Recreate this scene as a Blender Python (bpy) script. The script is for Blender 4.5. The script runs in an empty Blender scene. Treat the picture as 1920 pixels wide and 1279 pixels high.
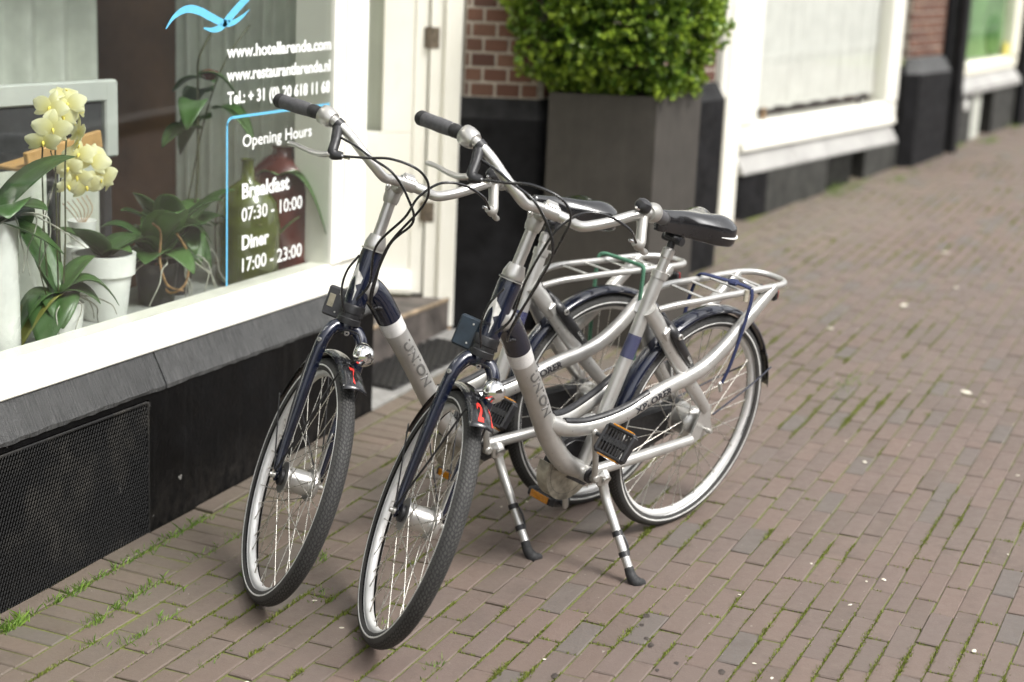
import bpy, bmesh, math, random
import numpy as np
from mathutils import Vector, Matrix

random.seed(7)
RNG = np.random.default_rng(11)
scene = bpy.context.scene
COL = scene.collection

# ------------------------------------------------------------------ camera
# world: x runs along the street away from the camera, y points to the house fronts, z is up
F_PX, YAW, PITCH, ROLL, CAM_H = 3139.886, 0.4273, 0.23794, 0.04371, 1.95934
fw = Vector((math.cos(YAW) * math.cos(PITCH), math.sin(YAW) * math.cos(PITCH), -math.sin(PITCH)))
rt = fw.cross(Vector((0, 0, 1))).normalized()
up = rt.cross(fw)
rt2 = math.cos(ROLL) * rt + math.sin(ROLL) * up
up2 = -math.sin(ROLL) * rt + math.cos(ROLL) * up
cam_data = bpy.data.cameras.new('camera')
cam = bpy.data.objects.new('camera', cam_data)
COL.objects.link(cam)
cam.matrix_world = Matrix(((rt2.x, up2.x, -fw.x, 0), (rt2.y, up2.y, -fw.y, 0), (rt2.z, up2.z, -fw.z, CAM_H), (0, 0, 0, 1)))
cam_data.sensor_width = 36.0
cam_data.lens = F_PX / 1920.0 * 36.0
cam_data.clip_start = 0.05
cam_data.clip_end = 600
cam_data.dof.use_dof = True
cam_data.dof.focus_distance = 4.5
cam_data.dof.aperture_fstop = 1.7
scene.camera = cam

# ------------------------------------------------------------------ sky, sun, exposure (bright overcast)
SUN_DIR = Vector((-0.08, -0.80, 1.0)).normalized()      # towards the sun
world = bpy.data.worlds.new('World')
scene.world = world
world.use_nodes = True
wn = world.node_tree
wn.nodes.clear()
sky = wn.nodes.new('ShaderNodeTexSky')
sky.sky_type = 'NISHITA'
sky.sun_disc = False
sky.sun_elevation = math.asin(SUN_DIR.z)
sky.sun_rotation = math.atan2(SUN_DIR.x, SUN_DIR.y)
sky.air_density = 1.0
sky.dust_density = 4.0
hsv = wn.nodes.new('ShaderNodeHueSaturation')
hsv.inputs['Saturation'].default_value = 0.08           # a clouded, nearly white sky
bg = wn.nodes.new('ShaderNodeBackground')
bg.inputs['Strength'].default_value = 0.14
wo = wn.nodes.new('ShaderNodeOutputWorld')
wn.links.new(sky.outputs[0], hsv.inputs['Color'])
wn.links.new(hsv.outputs[0], bg.inputs['Color'])
wn.links.new(bg.outputs[0], wo.inputs['Surface'])

sun_data = bpy.data.lights.new('sun', 'SUN')
sun_data.energy = 1.5
sun_data.angle = math.radians(18)
sun_data.color = (1.0, 0.96, 0.9)
sun = bpy.data.objects.new('sun', sun_data)
COL.objects.link(sun)
sun.rotation_euler = (-SUN_DIR).to_track_quat('-Z', 'Y').to_euler()

scene.render.engine = 'CYCLES'
scene.cycles.use_denoising = True
scene.cycles.transparent_max_bounces = 16
scene.view_settings.view_transform = 'Standard'
scene.view_settings.look = 'None'
scene.view_settings.exposure = 1.2
scene.view_settings.gamma = 1.0
scene.view_settings.use_curve_mapping = False

# ------------------------------------------------------------------ helpers: materials
class NT:
    def __init__(self, name):
        self.m = bpy.data.materials.new(name)
        self.m.use_nodes = True
        self.t = self.m.node_tree
        self.t.nodes.clear()
        self.out = self.t.nodes.new('ShaderNodeOutputMaterial')
    def n(self, typ, **kw):
        nd = self.t.nodes.new(typ)
        for k, v in kw.items():
            if k == 'op': nd.operation = v
            elif hasattr(nd, k) and not k[0].isupper(): setattr(nd, k, v)
        return nd
    def l(self, a, b): self.t.links.new(a, b)
    def coord(self, which='Object', scale=(1, 1, 1)):
        c = self.n('ShaderNodeTexCoord')
        m = self.n('ShaderNodeMapping')
        m.inputs['Scale'].default_value = scale
        self.l(c.outputs[which], m.inputs['Vector'])
        return m.outputs[0]
    def noise(self, vec, scale, detail=4, rough=.55):
        n = self.n('ShaderNodeTexNoise')
        n.inputs['Scale'].default_value = scale
        n.inputs['Detail'].default_value = detail
        n.inputs['Roughness'].default_value = rough
        if vec is not None: self.l(vec, n.inputs['Vector'])
        return n.outputs['Fac']
    def ramp(self, fac, stops):
        r = self.n('ShaderNodeValToRGB')
        e = r.color_ramp.elements
        e[0].position, e[0].color = stops[0][0], (*stops[0][1], 1)
        e[1].position, e[1].color = stops[-1][0], (*stops[-1][1], 1)
        for p, c in stops[1:-1]:
            x = e.new(p); x.color = (*c, 1)
        self.l(fac, r.inputs[0])
        return r.outputs[0]
    def mix(self, fac, a, b, mode='MIX'):
        m = self.n('ShaderNodeMix', data_type='RGBA', blend_type=mode)
        for s, v in ((m.inputs[0], fac), (m.inputs[6], a), (m.inputs[7], b)):
            if isinstance(v, (int, float)): s.default_value = v
            elif isinstance(v, tuple): s.default_value = (*v, 1)
            else: self.l(v, s)
        return m.outputs[2]
    def math(self, op, a, b=None):
        m = self.n('ShaderNodeMath', op=op)
        for s, v in zip(m.inputs, (a, b)):
            if v is None: continue
            if isinstance(v, (int, float)): s.default_value = v
            else: self.l(v, s)
        return m.outputs[0]
    def bump(self, h, strength=.3, dist=.002):
        b = self.n('ShaderNodeBump')
        b.inputs['Strength'].default_value = strength
        b.inputs['Distance'].default_value = dist
        self.l(h, b.inputs['Height'])
        return b.outputs[0]
    def bsdf(self, color, rough=.5, metal=0., normal=None, coat=0., spec=.5, trans=0., coat_rough=.05, subsurf=0.):
        p = self.n('ShaderNodeBsdfPrincipled')
        for key, v in (('Base Color', color), ('Roughness', rough), ('Metallic', metal)):
            s = p.inputs[key]
            if isinstance(v, tuple): s.default_value = (*v, 1)
            elif isinstance(v, (int, float)): s.default_value = v
            else: self.l(v, s)
        p.inputs['Coat Weight'].default_value = coat
        p.inputs['Coat Roughness'].default_value = coat_rough
        p.inputs['Specular IOR Level'].default_value = spec
        p.inputs['Transmission Weight'].default_value = trans
        if normal is not None: self.l(normal, p.inputs['Normal'])
        self.l(p.outputs[0], self.out.inputs['Surface'])
        return p

def mat_simple(name, col, rough=.5, metal=0., var=.12, scale=30, coat=0., bump=.0, coord='Object', spec=.5, rough_var=.12, bscale=None, bdist=.001):
    """painted or plain surface with faint mottling, uneven gloss and fine relief"""
    t = NT(name)
    v = t.coord(coord)
    f = t.noise(v, scale, 5)
    lo = tuple(max(0, c * (1 - var * 1.6)) for c in col); hi = tuple(min(1, c * (1 + var)) for c in col)
    c = t.ramp(f, [(.3, lo), (.7, hi)])
    r = t.ramp(t.noise(v, scale * 1.7, 3), [(.3, (max(.02, rough - rough_var),) * 3), (.7, (min(1, rough + rough_var),) * 3)])
    nrm = t.bump(t.noise(v, bscale or scale * 4, 4), bump, bdist) if bump else None
    t.bsdf(c, r, metal, nrm, coat, spec)
    return t.m

M = {}
def mk_materials():
    # bicycle paints and metals: scuffed silver paint with chips, grime towards crevices
    t = NT('silver_paint'); v = t.coord('Object')
    base = t.ramp(t.noise(v, 14, 5), [(.3, (.45, .443, .425)), (.7, (.55, .543, .525))])
    chips = t.ramp(t.noise(v, 95, 2), [(.735, (0, 0, 0)), (.75, (1, 1, 1))])
    grime = t.ramp(t.noise(v, 6, 6, .7), [(.55, (0, 0, 0)), (.8, (.45, .45, .45))])
    c = t.mix(grime, base, (.28, .245, .185)); c = t.mix(chips, c, (.06, .05, .045))
    t.bsdf(c, t.ramp(t.noise(v, 40, 3), [(.3, (.30,) * 3), (.7, (.44,) * 3)]), .66, t.bump(t.noise(v, 260, 3), .12, .0006), .15)
    M['silver'] = t.m
    t = NT('navy_paint'); v = t.coord('Object')
    c = t.ramp(t.noise(v, 22, 5), [(.3, (.0035, .0055, .016)), (.7, (.006, .010, .030))])
    scr = t.ramp(t.noise(t.coord('Object', (30, 260, 260)), 1, 3), [(.70, (0, 0, 0)), (.74, (1, 1, 1))])
    c = t.mix(t.math('MULTIPLY', scr, .2), c, (.2, .22, .27))
    t.bsdf(c, .25, .15, None, .9, .5)
    M['navy'] = t.m
    M['alloy'] = mat_simple('brushed_alloy', (.56, .55, .53), .34, .85, .06, 12, rough_var=.06)
    M['alloy_dull'] = mat_simple('dull_alloy', (.42, .41, .385), .45, .7, .14, 14, rough_var=.08)
    M['rim'] = mat_simple('anodised_rim', (.74, .74, .73), .42, .25, .08, 9)
    M['spoke'] = mat_simple('spoke_steel', (.62, .6, .55), .3, .9, .15, 60)
    M['chrome'] = mat_simple('chrome', (.82, .82, .82), .12, 1., .03, 8, rough_var=.03)
    M['black'] = mat_simple('black_plastic', (.018, .018, .02), .42, 0, .3, 60, bump=.12)
    M['black_gloss'] = mat_simple('black_gloss', (.012, .012, .014), .2, 0, .3, 30, coat=.4)
    M['rubber'] = mat_simple('rubber', (.02, .02, .021), .7, 0, .3, 80, bump=.25)
    M['grip_grey'] = mat_simple('grey_rubber', (.075, .075, .08), .65, 0, .15, 80, bump=.25)
    M['saddle'] = mat_simple('saddle_vinyl', (.012, .012, .0135), .2, 0, .2, 20, bump=.03, coat=.5, bscale=420, bdist=.0003)
    M['stripe'] = mat_simple('reflective_stripe', (.72, .72, .70), .4, 0, .12, 60)
    M['orange'] = mat_simple('amber_reflector', (.50, .20, .012), .2, 0, .15, 90, coat=.5)
    M['red'] = mat_simple('red_lens', (.38, .01, .012), .2, 0, .15, 40, coat=.6)
    M['red_print'] = mat_simple('red_print', (.75, .035, .025), .5, 0, .05, 40)
    M['dark_print'] = mat_simple('dark_print', (.016, .016, .022), .5, 0, .1, 40)
    M['grey_print'] = mat_simple('grey_outline_print', (.12, .117, .112), .5, 0, .1, 60)
    M['white_sticker'] = mat_simple('white_sticker', (.66, .65, .62), .45, 0, .15, 70)
    M['blue_box'] = mat_simple('blue_plastic', (.014, .026, .040), .4, 0, .2, 40, bump=.05)
    M['grey_box'] = mat_simple('grey_plastic', (.045, .045, .05), .5, 0, .2, 40, bump=.05)
    M['lcd'] = mat_simple('lcd_window', (.30, .275, .21), .35, 0, .1, 60)
    M['cord_green'] = mat_simple('green_cord', (.075, .20, .125), .75, 0, .4, 260, bump=.6)
    M['strap_navy'] = mat_simple('navy_strap', (.012, .02, .075), .7, 0, .25, 160, bump=.4)
    M['case_beige'] = mat_simple('stained_case', (.38, .35, .28), .55, .1, .4, 22, bump=.15)
    # tyre with a chevron tread (uv: x = along the tyre in metres, y = across)
    t = NT('tyre'); uvn = t.n('ShaderNodeTexCoord'); sep = t.n('ShaderNodeSeparateXYZ'); t.l(uvn.outputs['UV'], sep.inputs[0])
    ab = t.math('ABSOLUTE', sep.outputs[1])
    ph = t.math('ADD', sep.outputs[0], t.math('MULTIPLY', ab, .9))
    wv = t.math('SINE', t.math('MULTIPLY', ph, 2 * math.pi / .0125))
    wv2 = t.math('SINE', t.math('MULTIPLY', t.math('ADD', t.math('MULTIPLY', ab, 1.0), t.math('MULTIPLY', t.math('SINE', t.math('MULTIPLY', ph, 2 * math.pi / .025)), .0016)), 2 * math.pi / .0085))
    cut = t.math('GREATER_THAN', t.math('MAXIMUM', wv, wv2), .55)
    msk = t.math('LESS_THAN', ab, .024)
    h = t.math('SUBTRACT', 1.0, t.math('MULTIPLY', cut, msk))
    v = t.coord('Object'); dust = t.noise(v, 9, 6, .7)
    c = t.mix(t.math('MULTIPLY', cut, msk), t.ramp(dust, [(.3, (.028, .028, .028)), (.7, (.06, .058, .055))]), (.012, .012, .012))
    t.bsdf(c, .75, 0, t.bump(h, .9, .0022))
    M['tyre'] = t.m
    # lattice print: dots of one colour on another, fading into the paint
    def lattice(name, a, b, size, thr=.2):
        t = NT(name); uvn = t.n('ShaderNodeTexCoord'); sep = t.n('ShaderNodeSeparateXYZ'); t.l(uvn.outputs['UV'], sep.inputs[0])
        k = 2 * math.pi / size
        d = t.math('MULTIPLY', t.math('SINE', t.math('MULTIPLY', t.math('ADD', sep.outputs[0], sep.outputs[1]), k)), t.math('SINE', t.math('MULTIPLY', t.math('SUBTRACT', sep.outputs[0], sep.outputs[1]), k)))
        th = t.math('GREATER_THAN', t.math('ABSOLUTE', d), thr)
        t.bsdf(t.mix(th, b, a), .35, .1)
        return t.m
    M['lattice_white'] = lattice('white_lattice_print', (.78, .77, .75), (.30, .30, .34), .0085, .07)
    M['lattice_navy'] = lattice('navy_lattice_print', (.008, .013, .075), (.26, .26, .30), .0125, .10)

    # masonry and joinery
    t = NT('white_gloss_paint'); v = t.coord('Object')
    c = t.ramp(t.noise(v, 2.2, 6, .6), [(.3, (.77, .755, .67)), (.7, (.85, .84, .77))])
    dirt = t.ramp(t.noise(t.coord('Object', (6, 6, 1.2)), 3, 6, .7), [(.6, (0, 0, 0)), (.85, (.35, .35, .35))])
    c = t.mix(dirt, c, (.55, .5, .36))
    chip = t.ramp(t.noise(v, 42, 3, .6), [(.745, (0, 0, 0)), (.765, (.7, .7, .7))])
    c = t.mix(chip, c, (.42, .37, .27))
    t.bsdf(c, t.ramp(t.noise(v, 18, 3), [(.3, (.28,) * 3), (.7, (.42,) * 3)]), 0, t.bump(t.noise(t.coord('Object', (60, 60, 9)), 1, 3), .08, .001), .1)
    M['white'] = t.m
    M['cream'] = mat_simple('cream_paint', (.80, .775, .65), .38, 0, .05, 8, bump=.05)
    t = NT('black_masonry_paint'); v = t.coord('Object')
    c = t.ramp(t.noise(v, 7, 7, .65), [(.3, (.0012, .0012, .0014)), (.7, (.0042, .0042, .0047))])
    fl = t.ramp(t.noise(v, 26, 3, .5), [(.70, (0, 0, 0)), (.73, (1, 1, 1))])
    fl2 = t.ramp(t.noise(v, 2.3, 2), [(.52, (0, 0, 0)), (.62, (1, 1, 1))])
    c = t.mix(t.math('MULTIPLY', fl, fl2), c, (.20, .195, .185))
    sx = t.n('ShaderNodeSeparateXYZ'); t.l(v, sx.inputs[0]); hh = t.n('ShaderNodeMapRange'); hh.inputs[1].default_value = .36; hh.inputs[2].default_value = .10; t.l(sx.outputs[2], hh.inputs[0])
    c = t.mix(t.math('MULTIPLY', hh.outputs[0], t.ramp(t.noise(t.coord('Object', (14, 14, 8)), 2.2, 6, .75), [(.4, (0, 0, 0)), (.75, (.75, .75, .75))])), c, (.045, .040, .035))
    run = t.ramp(t.noise(t.coord('Object', (22, 22, 1.1)), 1.4, 4, .6), [(.55, (0, 0, 0)), (.8, (.4, .4, .4))])
    c = t.mix(run, c, (.018, .018, .018))
    t.bsdf(c, t.ramp(t.noise(v, 9, 4), [(.3, (.32,) * 3), (.7, (.6,) * 3)]), 0, t.bump(t.noise(v, 45, 6, .65), .6, .004), spec=.12)
    M['black_wall'] = t.m
    t = NT('dressed_bluestone'); v = t.coord('Object', (1, 1, 1)); v2 = t.coord('Object', (170, 9, 9))
    tool = t.ramp(t.noise(v2, 1.2, 4, .65), [(.36, (0, 0, 0)), (.66, (1, 1, 1))])
    c = t.mix(t.math('MULTIPLY', tool, .55), t.ramp(t.noise(v, 5, 6, .65), [(.3, (.020, .021, .022)), (.7, (.058, .059, .06))]), (.125, .125, .122))
    t.bsdf(c, .62, 0, t.bump(t.math('ADD', t.math('MULTIPLY', tool, 1.0), t.noise(v, 40, 5)), .85, .006))
    M['bluestone'] = t.m
    M['stone_dark'] = mat_simple('painted_stone_dark', (.0085, .0085, .0095), .6, 0, .4, 12, spec=.16, bump=.35, bdist=.003)
    M['stone_top'] = mat_simple('weathered_stone', (.31, .305, .29), .6, 0, .12, 5, bump=.15, bdist=.001)
    M['stone_skylit'] = mat_simple('dark_stone_skylit', (.016, .016, .0165), .6, 0, .35, 14, spec=.2, bump=.3, bdist=.002)  # dark base stone with skylight on its slope painted in as paler colour
    M['stone_plinth'] = mat_simple('grey_plinth', (.028, .028, .024), .65, 0, .35, 9, bump=.3, bdist=.002)
    M['slab'] = mat_simple('threshold_stone', (.24, .235, .225), .65, 0, .2, 24, bump=.35, bdist=.0015)
    M['step'] = mat_simple('worn_step', (.085, .073, .066), .6, 0, .45, 9, bump=.35, bdist=.002)
    M['step_edge'] = mat_simple('worn_step_edge', (.26, .2, .135), .65, 0, .35, 18, bump=.3)
    M['mortar'] = mat_simple('mortar', (.37, .335, .28), .85, 0, .15, 60, bump=.5, bdist=.002)
    t = NT('brick'); v = t.coord('Object'); oi = t.n('ShaderNodeObjectInfo')
    c = t.ramp(oi.outputs['Random'], [(0, (.095, .038, .023)), (.45, (.135, .060, .036)), (.8, (.150, .075, .046)), (1, (.06, .022, .015))])
    c = t.mix(t.ramp(t.noise(v, 70, 5, .7), [(.35, (0, 0, 0)), (.75, (.5, .5, .5))]), c, (.07, .032, .023))
    t.bsdf(c, .75, 0, t.bump(t.noise(v, 160, 5, .7), .5, .0015))
    M['brick'] = t.m
    t = NT('planter_fibre_cement'); v = t.coord('Object')
    c = t.ramp(t.noise(v, 9, 6, .65), [(.3, (.029, .0255, .021)), (.7, (.047, .0415, .035))])
    c = t.mix(t.ramp(t.noise(t.coord('Object', (26, 26, 1.3)), 1.5, 4, .6), [(.5, (0, 0, 0)), (.8, (.5, .5, .5))]), c, (.062, .056, .048))
    t.bsdf(c, .65, 0, t.bump(t.noise(v, 190, 4), .25, .001))
    M['planter'] = t.m
    M['hinge'] = mat_simple('tarnished_steel', (.20, .165, .125), .5, .6, .4, 90, bump=.3)
    t = NT('black_expanded_mesh'); v = t.coord('Object')
    c = t.mix(t.ramp(t.noise(v, 5, 6, .7), [(.48, (0, 0, 0)), (.72, (.8, .8, .8))]), (.014, .014, .014), (.06, .055, .047))
    t.bsdf(c, .55, 0, None, 0, .25)
    M['mesh_steel'] = t.m
    M['dark_void'] = mat_simple('dark_recess', (.006, .006, .006), .8, 0, .2, 12)
    M['mat_rubber'] = mat_simple('doormat_rubber', (.022, .0215, .021), .5, 0, .4, 70, bump=.3)
    M['pipe'] = mat_simple('black_pipe', (.014, .014, .015), .4, 0, .3, 20)
    # pavers: colour per stone, dust, fine pits.  two versions: per object and per attribute
    def paver(name, attr):
        t = NT(name); v = t.coord('Object' if not attr else 'Object')
        geo = t.n('ShaderNodeNewGeometry')
        if attr:
            a = t.n('ShaderNodeAttribute'); a.attribute_name = 'tint'; rnd = a.outputs['Fac']
        else:
            a = t.n('ShaderNodeObjectInfo'); rnd = a.outputs['Random']
        c = t.ramp(rnd, [(0, (.096, .071, .060)), (.18, (.127, .088, .073)), (.36, (.107, .081, .071)), (.52, (.138, .095, .078)), (.68, (.112, .083, .074)), (.82, (.131, .091, .076)), (.91, (.118, .087, .076)), (.935, (.100, .085, .077)), (1, (.096, .084, .078))])
        pos = geo.outputs['Position']
        big = t.noise(pos, 1.3, 5, .6)
        c = t.mix(t.ramp(big, [(.35, (0, 0, 0)), (.7, (.4, .4, .4))]), c, (.118, .102, .086))
        alg = t.n('ShaderNodeSeparateXYZ'); t.l(pos, alg.inputs[0])
        near = t.n('ShaderNodeMapRange'); near.inputs[1].default_value = 1.9; near.inputs[2].default_value = 2.9
        near.inputs[3].default_value = 0; near.inputs[4].default_value = .95; t.l(alg.outputs[1], near.inputs[0])
        c = t.mix(t.math('MULTIPLY', near.outputs[0], t.noise(pos, 4, 5, .65)), c, (.090, .083, .055))
        fine = t.noise(pos, 120, 5, .75)
        c = t.mix(t.ramp(fine, [(.35, (0, 0, 0)), (.8, (.55, .55, .55))]), c, (.150, .118, .096))
        st_ = t.ramp(t.noise(pos, 7.5, 6, .72), [(.56, (0, 0, 0)), (.74, (.55, .55, .55))])
        c = t.mix(st_, c, (.078, .063, .053))
        sp = t.ramp(t.noise(pos, 55, 2, .5), [(.74, (0, 0, 0)), (.77, (1, 1, 1))])
        c = t.mix(t.math('MULTIPLY', sp, .5), c, (.35, .32, .28))
        t.bsdf(c, t.ramp(t.noise(pos, 30, 3), [(.3, (.55,) * 3), (.7, (.78,) * 3)]), 0, t.bump(t.math('ADD', fine, t.noise(pos, 24, 4)), .5, .0022))
        return t.m
    M['paver'] = paver('clay_paver', False)
    M['paver_attr'] = paver('clay_paver_far', True)
    t = NT('joint_soil'); geo = t.n('ShaderNodeNewGeometry'); pos = geo.outputs['Position']
    c = t.ramp(t.noise(pos, 70, 4), [(.3, (.05, .042, .032)), (.7, (.10, .083, .062))])
    ms = t.ramp(t.noise(pos, 3.3, 6, .7), [(.33, (0, 0, 0)), (.48, (1, 1, 1))])
    c = t.mix(ms, c, t.ramp(t.noise(pos, 160, 3), [(.3, (.07, .08, .018)), (.7, (.15, .17, .04))]))
    t.bsdf(c, .9, 0, t.bump(t.noise(pos, 220, 4), .8, .004))
    M['joint'] = t.m
    t = NT('asphalt'); v = t.coord('Object')
    t.bsdf(t.ramp(t.noise(v, 60, 5), [(.3, (.035, .035, .036)), (.7, (.07, .068, .066))]), .85, 0, t.bump(t.noise(v, 150, 4), .5, .004))
    M['asphalt'] = t.m
    # glass: clear sheet, reflection by angle
    def glass(name, tint, extra=0.):
        t = NT(name); geo = t.n('ShaderNodeNewGeometry'); dp = t.n('ShaderNodeVectorMath', operation='DOT_PRODUCT')
        t.l(geo.outputs['Normal'], dp.inputs[0]); t.l(geo.outputs['Incoming'], dp.inputs[1])
        q = t.math('POWER', t.math('SUBTRACT', 1.0, t.math('ABSOLUTE', dp.outputs['Value'])), 5.0)
        f = t.math('ADD', t.math('MULTIPLY', q, .95 - extra), .045 + extra)
        tr = t.n('ShaderNodeBsdfTransparent'); tr.inputs[0].default_value = (*tint, 1)
        gl = t.n('ShaderNodeBsdfGlossy'); gl.inputs['Roughness'].default_value = .0
        mx = t.n('ShaderNodeMixShader'); t.l(f, mx.inputs[0]); t.l(tr.outputs[0], mx.inputs[1]); t.l(gl.outputs[0], mx.inputs[2])
        t.l(mx.outputs[0], t.out.inputs['Surface'])
        return t.m
    M['glass'] = glass('window_glass', (.97, .985, .975), .018)
    M['glass_b'] = glass('shop_glass', (.965, .975, .965), .02)
    M['jar_red'] = mat_simple('red_brown_bottle', (.095, .020, .015), .22, 0, .3, 6, coat=.7)
    M['jar_green'] = mat_simple('green_bottle_glass', (.085, .105, .018), .12, 0, .5, 7, coat=.6)
    # plants
    def leafm(name, a, b, rough=.4, trans=.25, attr='tint', scale=30):
        t = NT(name); at = t.n('ShaderNodeAttribute'); at.attribute_name = attr; v = t.coord('Object')
        c = t.ramp(at.outputs['Fac'], [(0, a), (1, b)])
        c = t.mix(t.math('MULTIPLY', t.noise(v, scale, 4), .35), c, tuple(x * .55 for x in a))
        p = t.bsdf(c, rough, 0, t.bump(t.noise(v, scale * 4, 3), .15, .001))
        tl = t.n('ShaderNodeBsdfTranslucent'); t.l(c, tl.inputs[0])
        mx = t.n('ShaderNodeMixShader'); mx.inputs[0].default_value = trans
        t.l(p.outputs[0], mx.inputs[1]); t.l(tl.outputs[0], mx.inputs[2]); t.l(mx.outputs[0], t.out.inputs['Surface'])
        return t.m
    M['box_leaf'] = leafm('boxwood_leaf', (.048, .125, .016), (.46, .60, .065), .35, .3)
    M['moss'] = leafm('moss', (.12, .15, .022), (.28, .33, .06), .8, .4, scale=200)
    M['grass'] = leafm('grass', (.08, .17, .02), (.27, .42, .06), .6, .35, scale=90)
    M['orchid_leaf'] = leafm('orchid_leaf', (.040, .095, .026), (.10, .20, .055), .35, .15, scale=18)
    M['orchid_leaf_old'] = leafm('old_orchid_leaf', (.10, .14, .03), (.22, .22, .05), .4, .15, scale=18)
    M['petal'] = leafm('yellow_petal', (.84, .77, .22), (.92, .91, .66), .5, .4, scale=25)
    M['lip'] = mat_simple('flower_lip', (.85, .70, .12), .5, 0, .2, 90)
    M['twig'] = mat_simple('plant_stem', (.055, .06, .022), .6, 0, .3, 60)
    M['twig_tan'] = mat_simple('tan_stem', (.34, .20, .085), .6, 0, .3, 50)
    M['root'] = mat_simple('aerial_root', (.36, .36, .30), .7, 0, .25, 60, bump=.2)
    M['bark'] = mat_simple('bark', (.085, .065, .045), .85, 0, .35, 25, bump=.6, bdist=.006)
    M['tree_leaf'] = leafm('street_tree_leaf', (.03, .06, .012), (.09, .15, .03), .5, .3)
    M['pot_white'] = mat_simple('white_ceramic', (.78, .79, .76), .25, 0, .05, 6, coat=.3)
    M['bark_mix'] = mat_simple('bark_compost', (.045, .028, .018), .9, 0, .6, 45, bump=.9, bdist=.01)
    M['curtain'] = mat_simple('sheer_curtain', (.68, .71, .63), .8, 0, .08, 12)
    M['net'] = mat_simple('net_cloth', (.70, .69, .66), .8, 0, .06, 9)
    M['room_brown'] = mat_simple('room_wall_brown', (.36, .20, .11), .7, 0, .3, 2.5)
    M['room_floor'] = mat_simple('room_floor', (.22, .14, .085), .5, 0, .3, 5)
    M['room_pale'] = mat_simple('room_panel_pale', (.52, .55, .50), .6, 0, .08, 3)
    M['shelf'] = mat_simple('window_shelf', (.32, .33, .31), .45, 0, .12, 8)
    M['chair_white'] = mat_simple('chair_frame', (.46, .48, .45), .4, 0, .06, 8)
    M['chair_dark'] = mat_simple('chair_panel', (.03, .03, .032), .7, 0, .2, 20)
    M['wood'] = mat_simple('pale_wood', (.50, .30, .12), .5, 0, .2, 14)
    M['pot_dark'] = mat_simple('dark_pot', (.018, .018, .02), .4, 0, .2, 20)
    M['print_white'] = mat_simple('white_vinyl', (.84, .85, .83), .5, 0, .03, 40)
    M['print_blue'] = mat_simple('blue_vinyl', (.13, .47, .72), .5, 0, .05, 40)
    M['green_panel'] = mat_simple('green_window_film', (.22, .40, .16), .5, 0, .3, 3.5)
    M['green_deep'] = mat_simple('green_disc', (.07, .22, .035), .5, 0, .2, 6)
    M['yellow'] = mat_simple('yellow_tag', (.75, .62, .06), .5, 0, .1, 20)
    M['grille_pale'] = mat_simple('pale_grille', (.42, .43, .38), .5, 0, .15, 20)
    M['house_brick'] = mat_simple('far_brickwork', (.16, .085, .06), .85, 0, .35, 3, bump=.4)
    M['petal_bit'] = mat_simple('pale_litter', (.62, .58, .48), .7, 0, .2, 90)
    M['stain'] = mat_simple('dark_stain', (.045, .035, .03), .6, 0, .3, 50)
mk_materials()
# ------------------------------------------------------------------ helpers: meshes and objects
def link(name, me, mat=None, parent=None):
    o = bpy.data.objects.new(name, me)
    COL.objects.link(o)
    if mat is not None and not me.materials: me.materials.append(M[mat] if isinstance(mat, str) else mat)
    if parent is not None: o.parent = parent
    return o
def tag(o, label, cat, group=None):
    o['label'] = label; o['category'] = cat
    if group: o['group'] = group
    return o
def thing(name, label, cat, loc=(0, 0, 0), group=None, matrix=None):
    o = bpy.data.objects.new(name, None); COL.objects.link(o)
    o.empty_display_size = .1
    if matrix is not None: o.matrix_world = matrix
    else: o.location = loc
    return tag(o, label, cat, group)
def inv_place(o, parent):
    """keep world coordinates of a mesh written in world space under a parent thing"""
    o.parent = parent
    o.matrix_parent_inverse = parent.matrix_basis.inverted()
    return o

def catmull(pts, n=6):
    P = [Vector(p) for p in pts]
    if len(P) < 3: return P
    out = []
    for i in range(len(P) - 1):
        p0 = P[i - 1] if i > 0 else 2 * P[0] - P[1]
        p1, p2 = P[i], P[i + 1]
        p3 = P[i + 2] if i + 2 < len(P) else 2 * P[-1] - P[-2]
        for k in range(n):
            t = k / n
            out.append(.5 * ((2 * p1) + (-p0 + p2) * t + (2 * p0 - 5 * p1 + 4 * p2 - p3) * t * t + (-p0 + 3 * p1 - 3 * p2 + p3) * t ** 3))
    out.append(P[-1])
    return out
def frames(P):
    T = []
    for i in range(len(P)):
        a = P[max(0, i - 1)]; b = P[min(len(P) - 1, i + 1)]
        T.append((b - a).normalized())
    ref = Vector((0, 0, 1)) if abs(T[0].z) < .9 else Vector((1, 0, 0))
    N = [(ref - T[0] * ref.dot(T[0])).normalized()]
    for i in range(1, len(P)):
        n = N[-1] - T[i] * N[-1].dot(T[i])
        N.append(n.normalized() if n.length > 1e-6 else N[-1])
    return T, N, [T[i].cross(N[i]) for i in range(len(P))]

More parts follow.
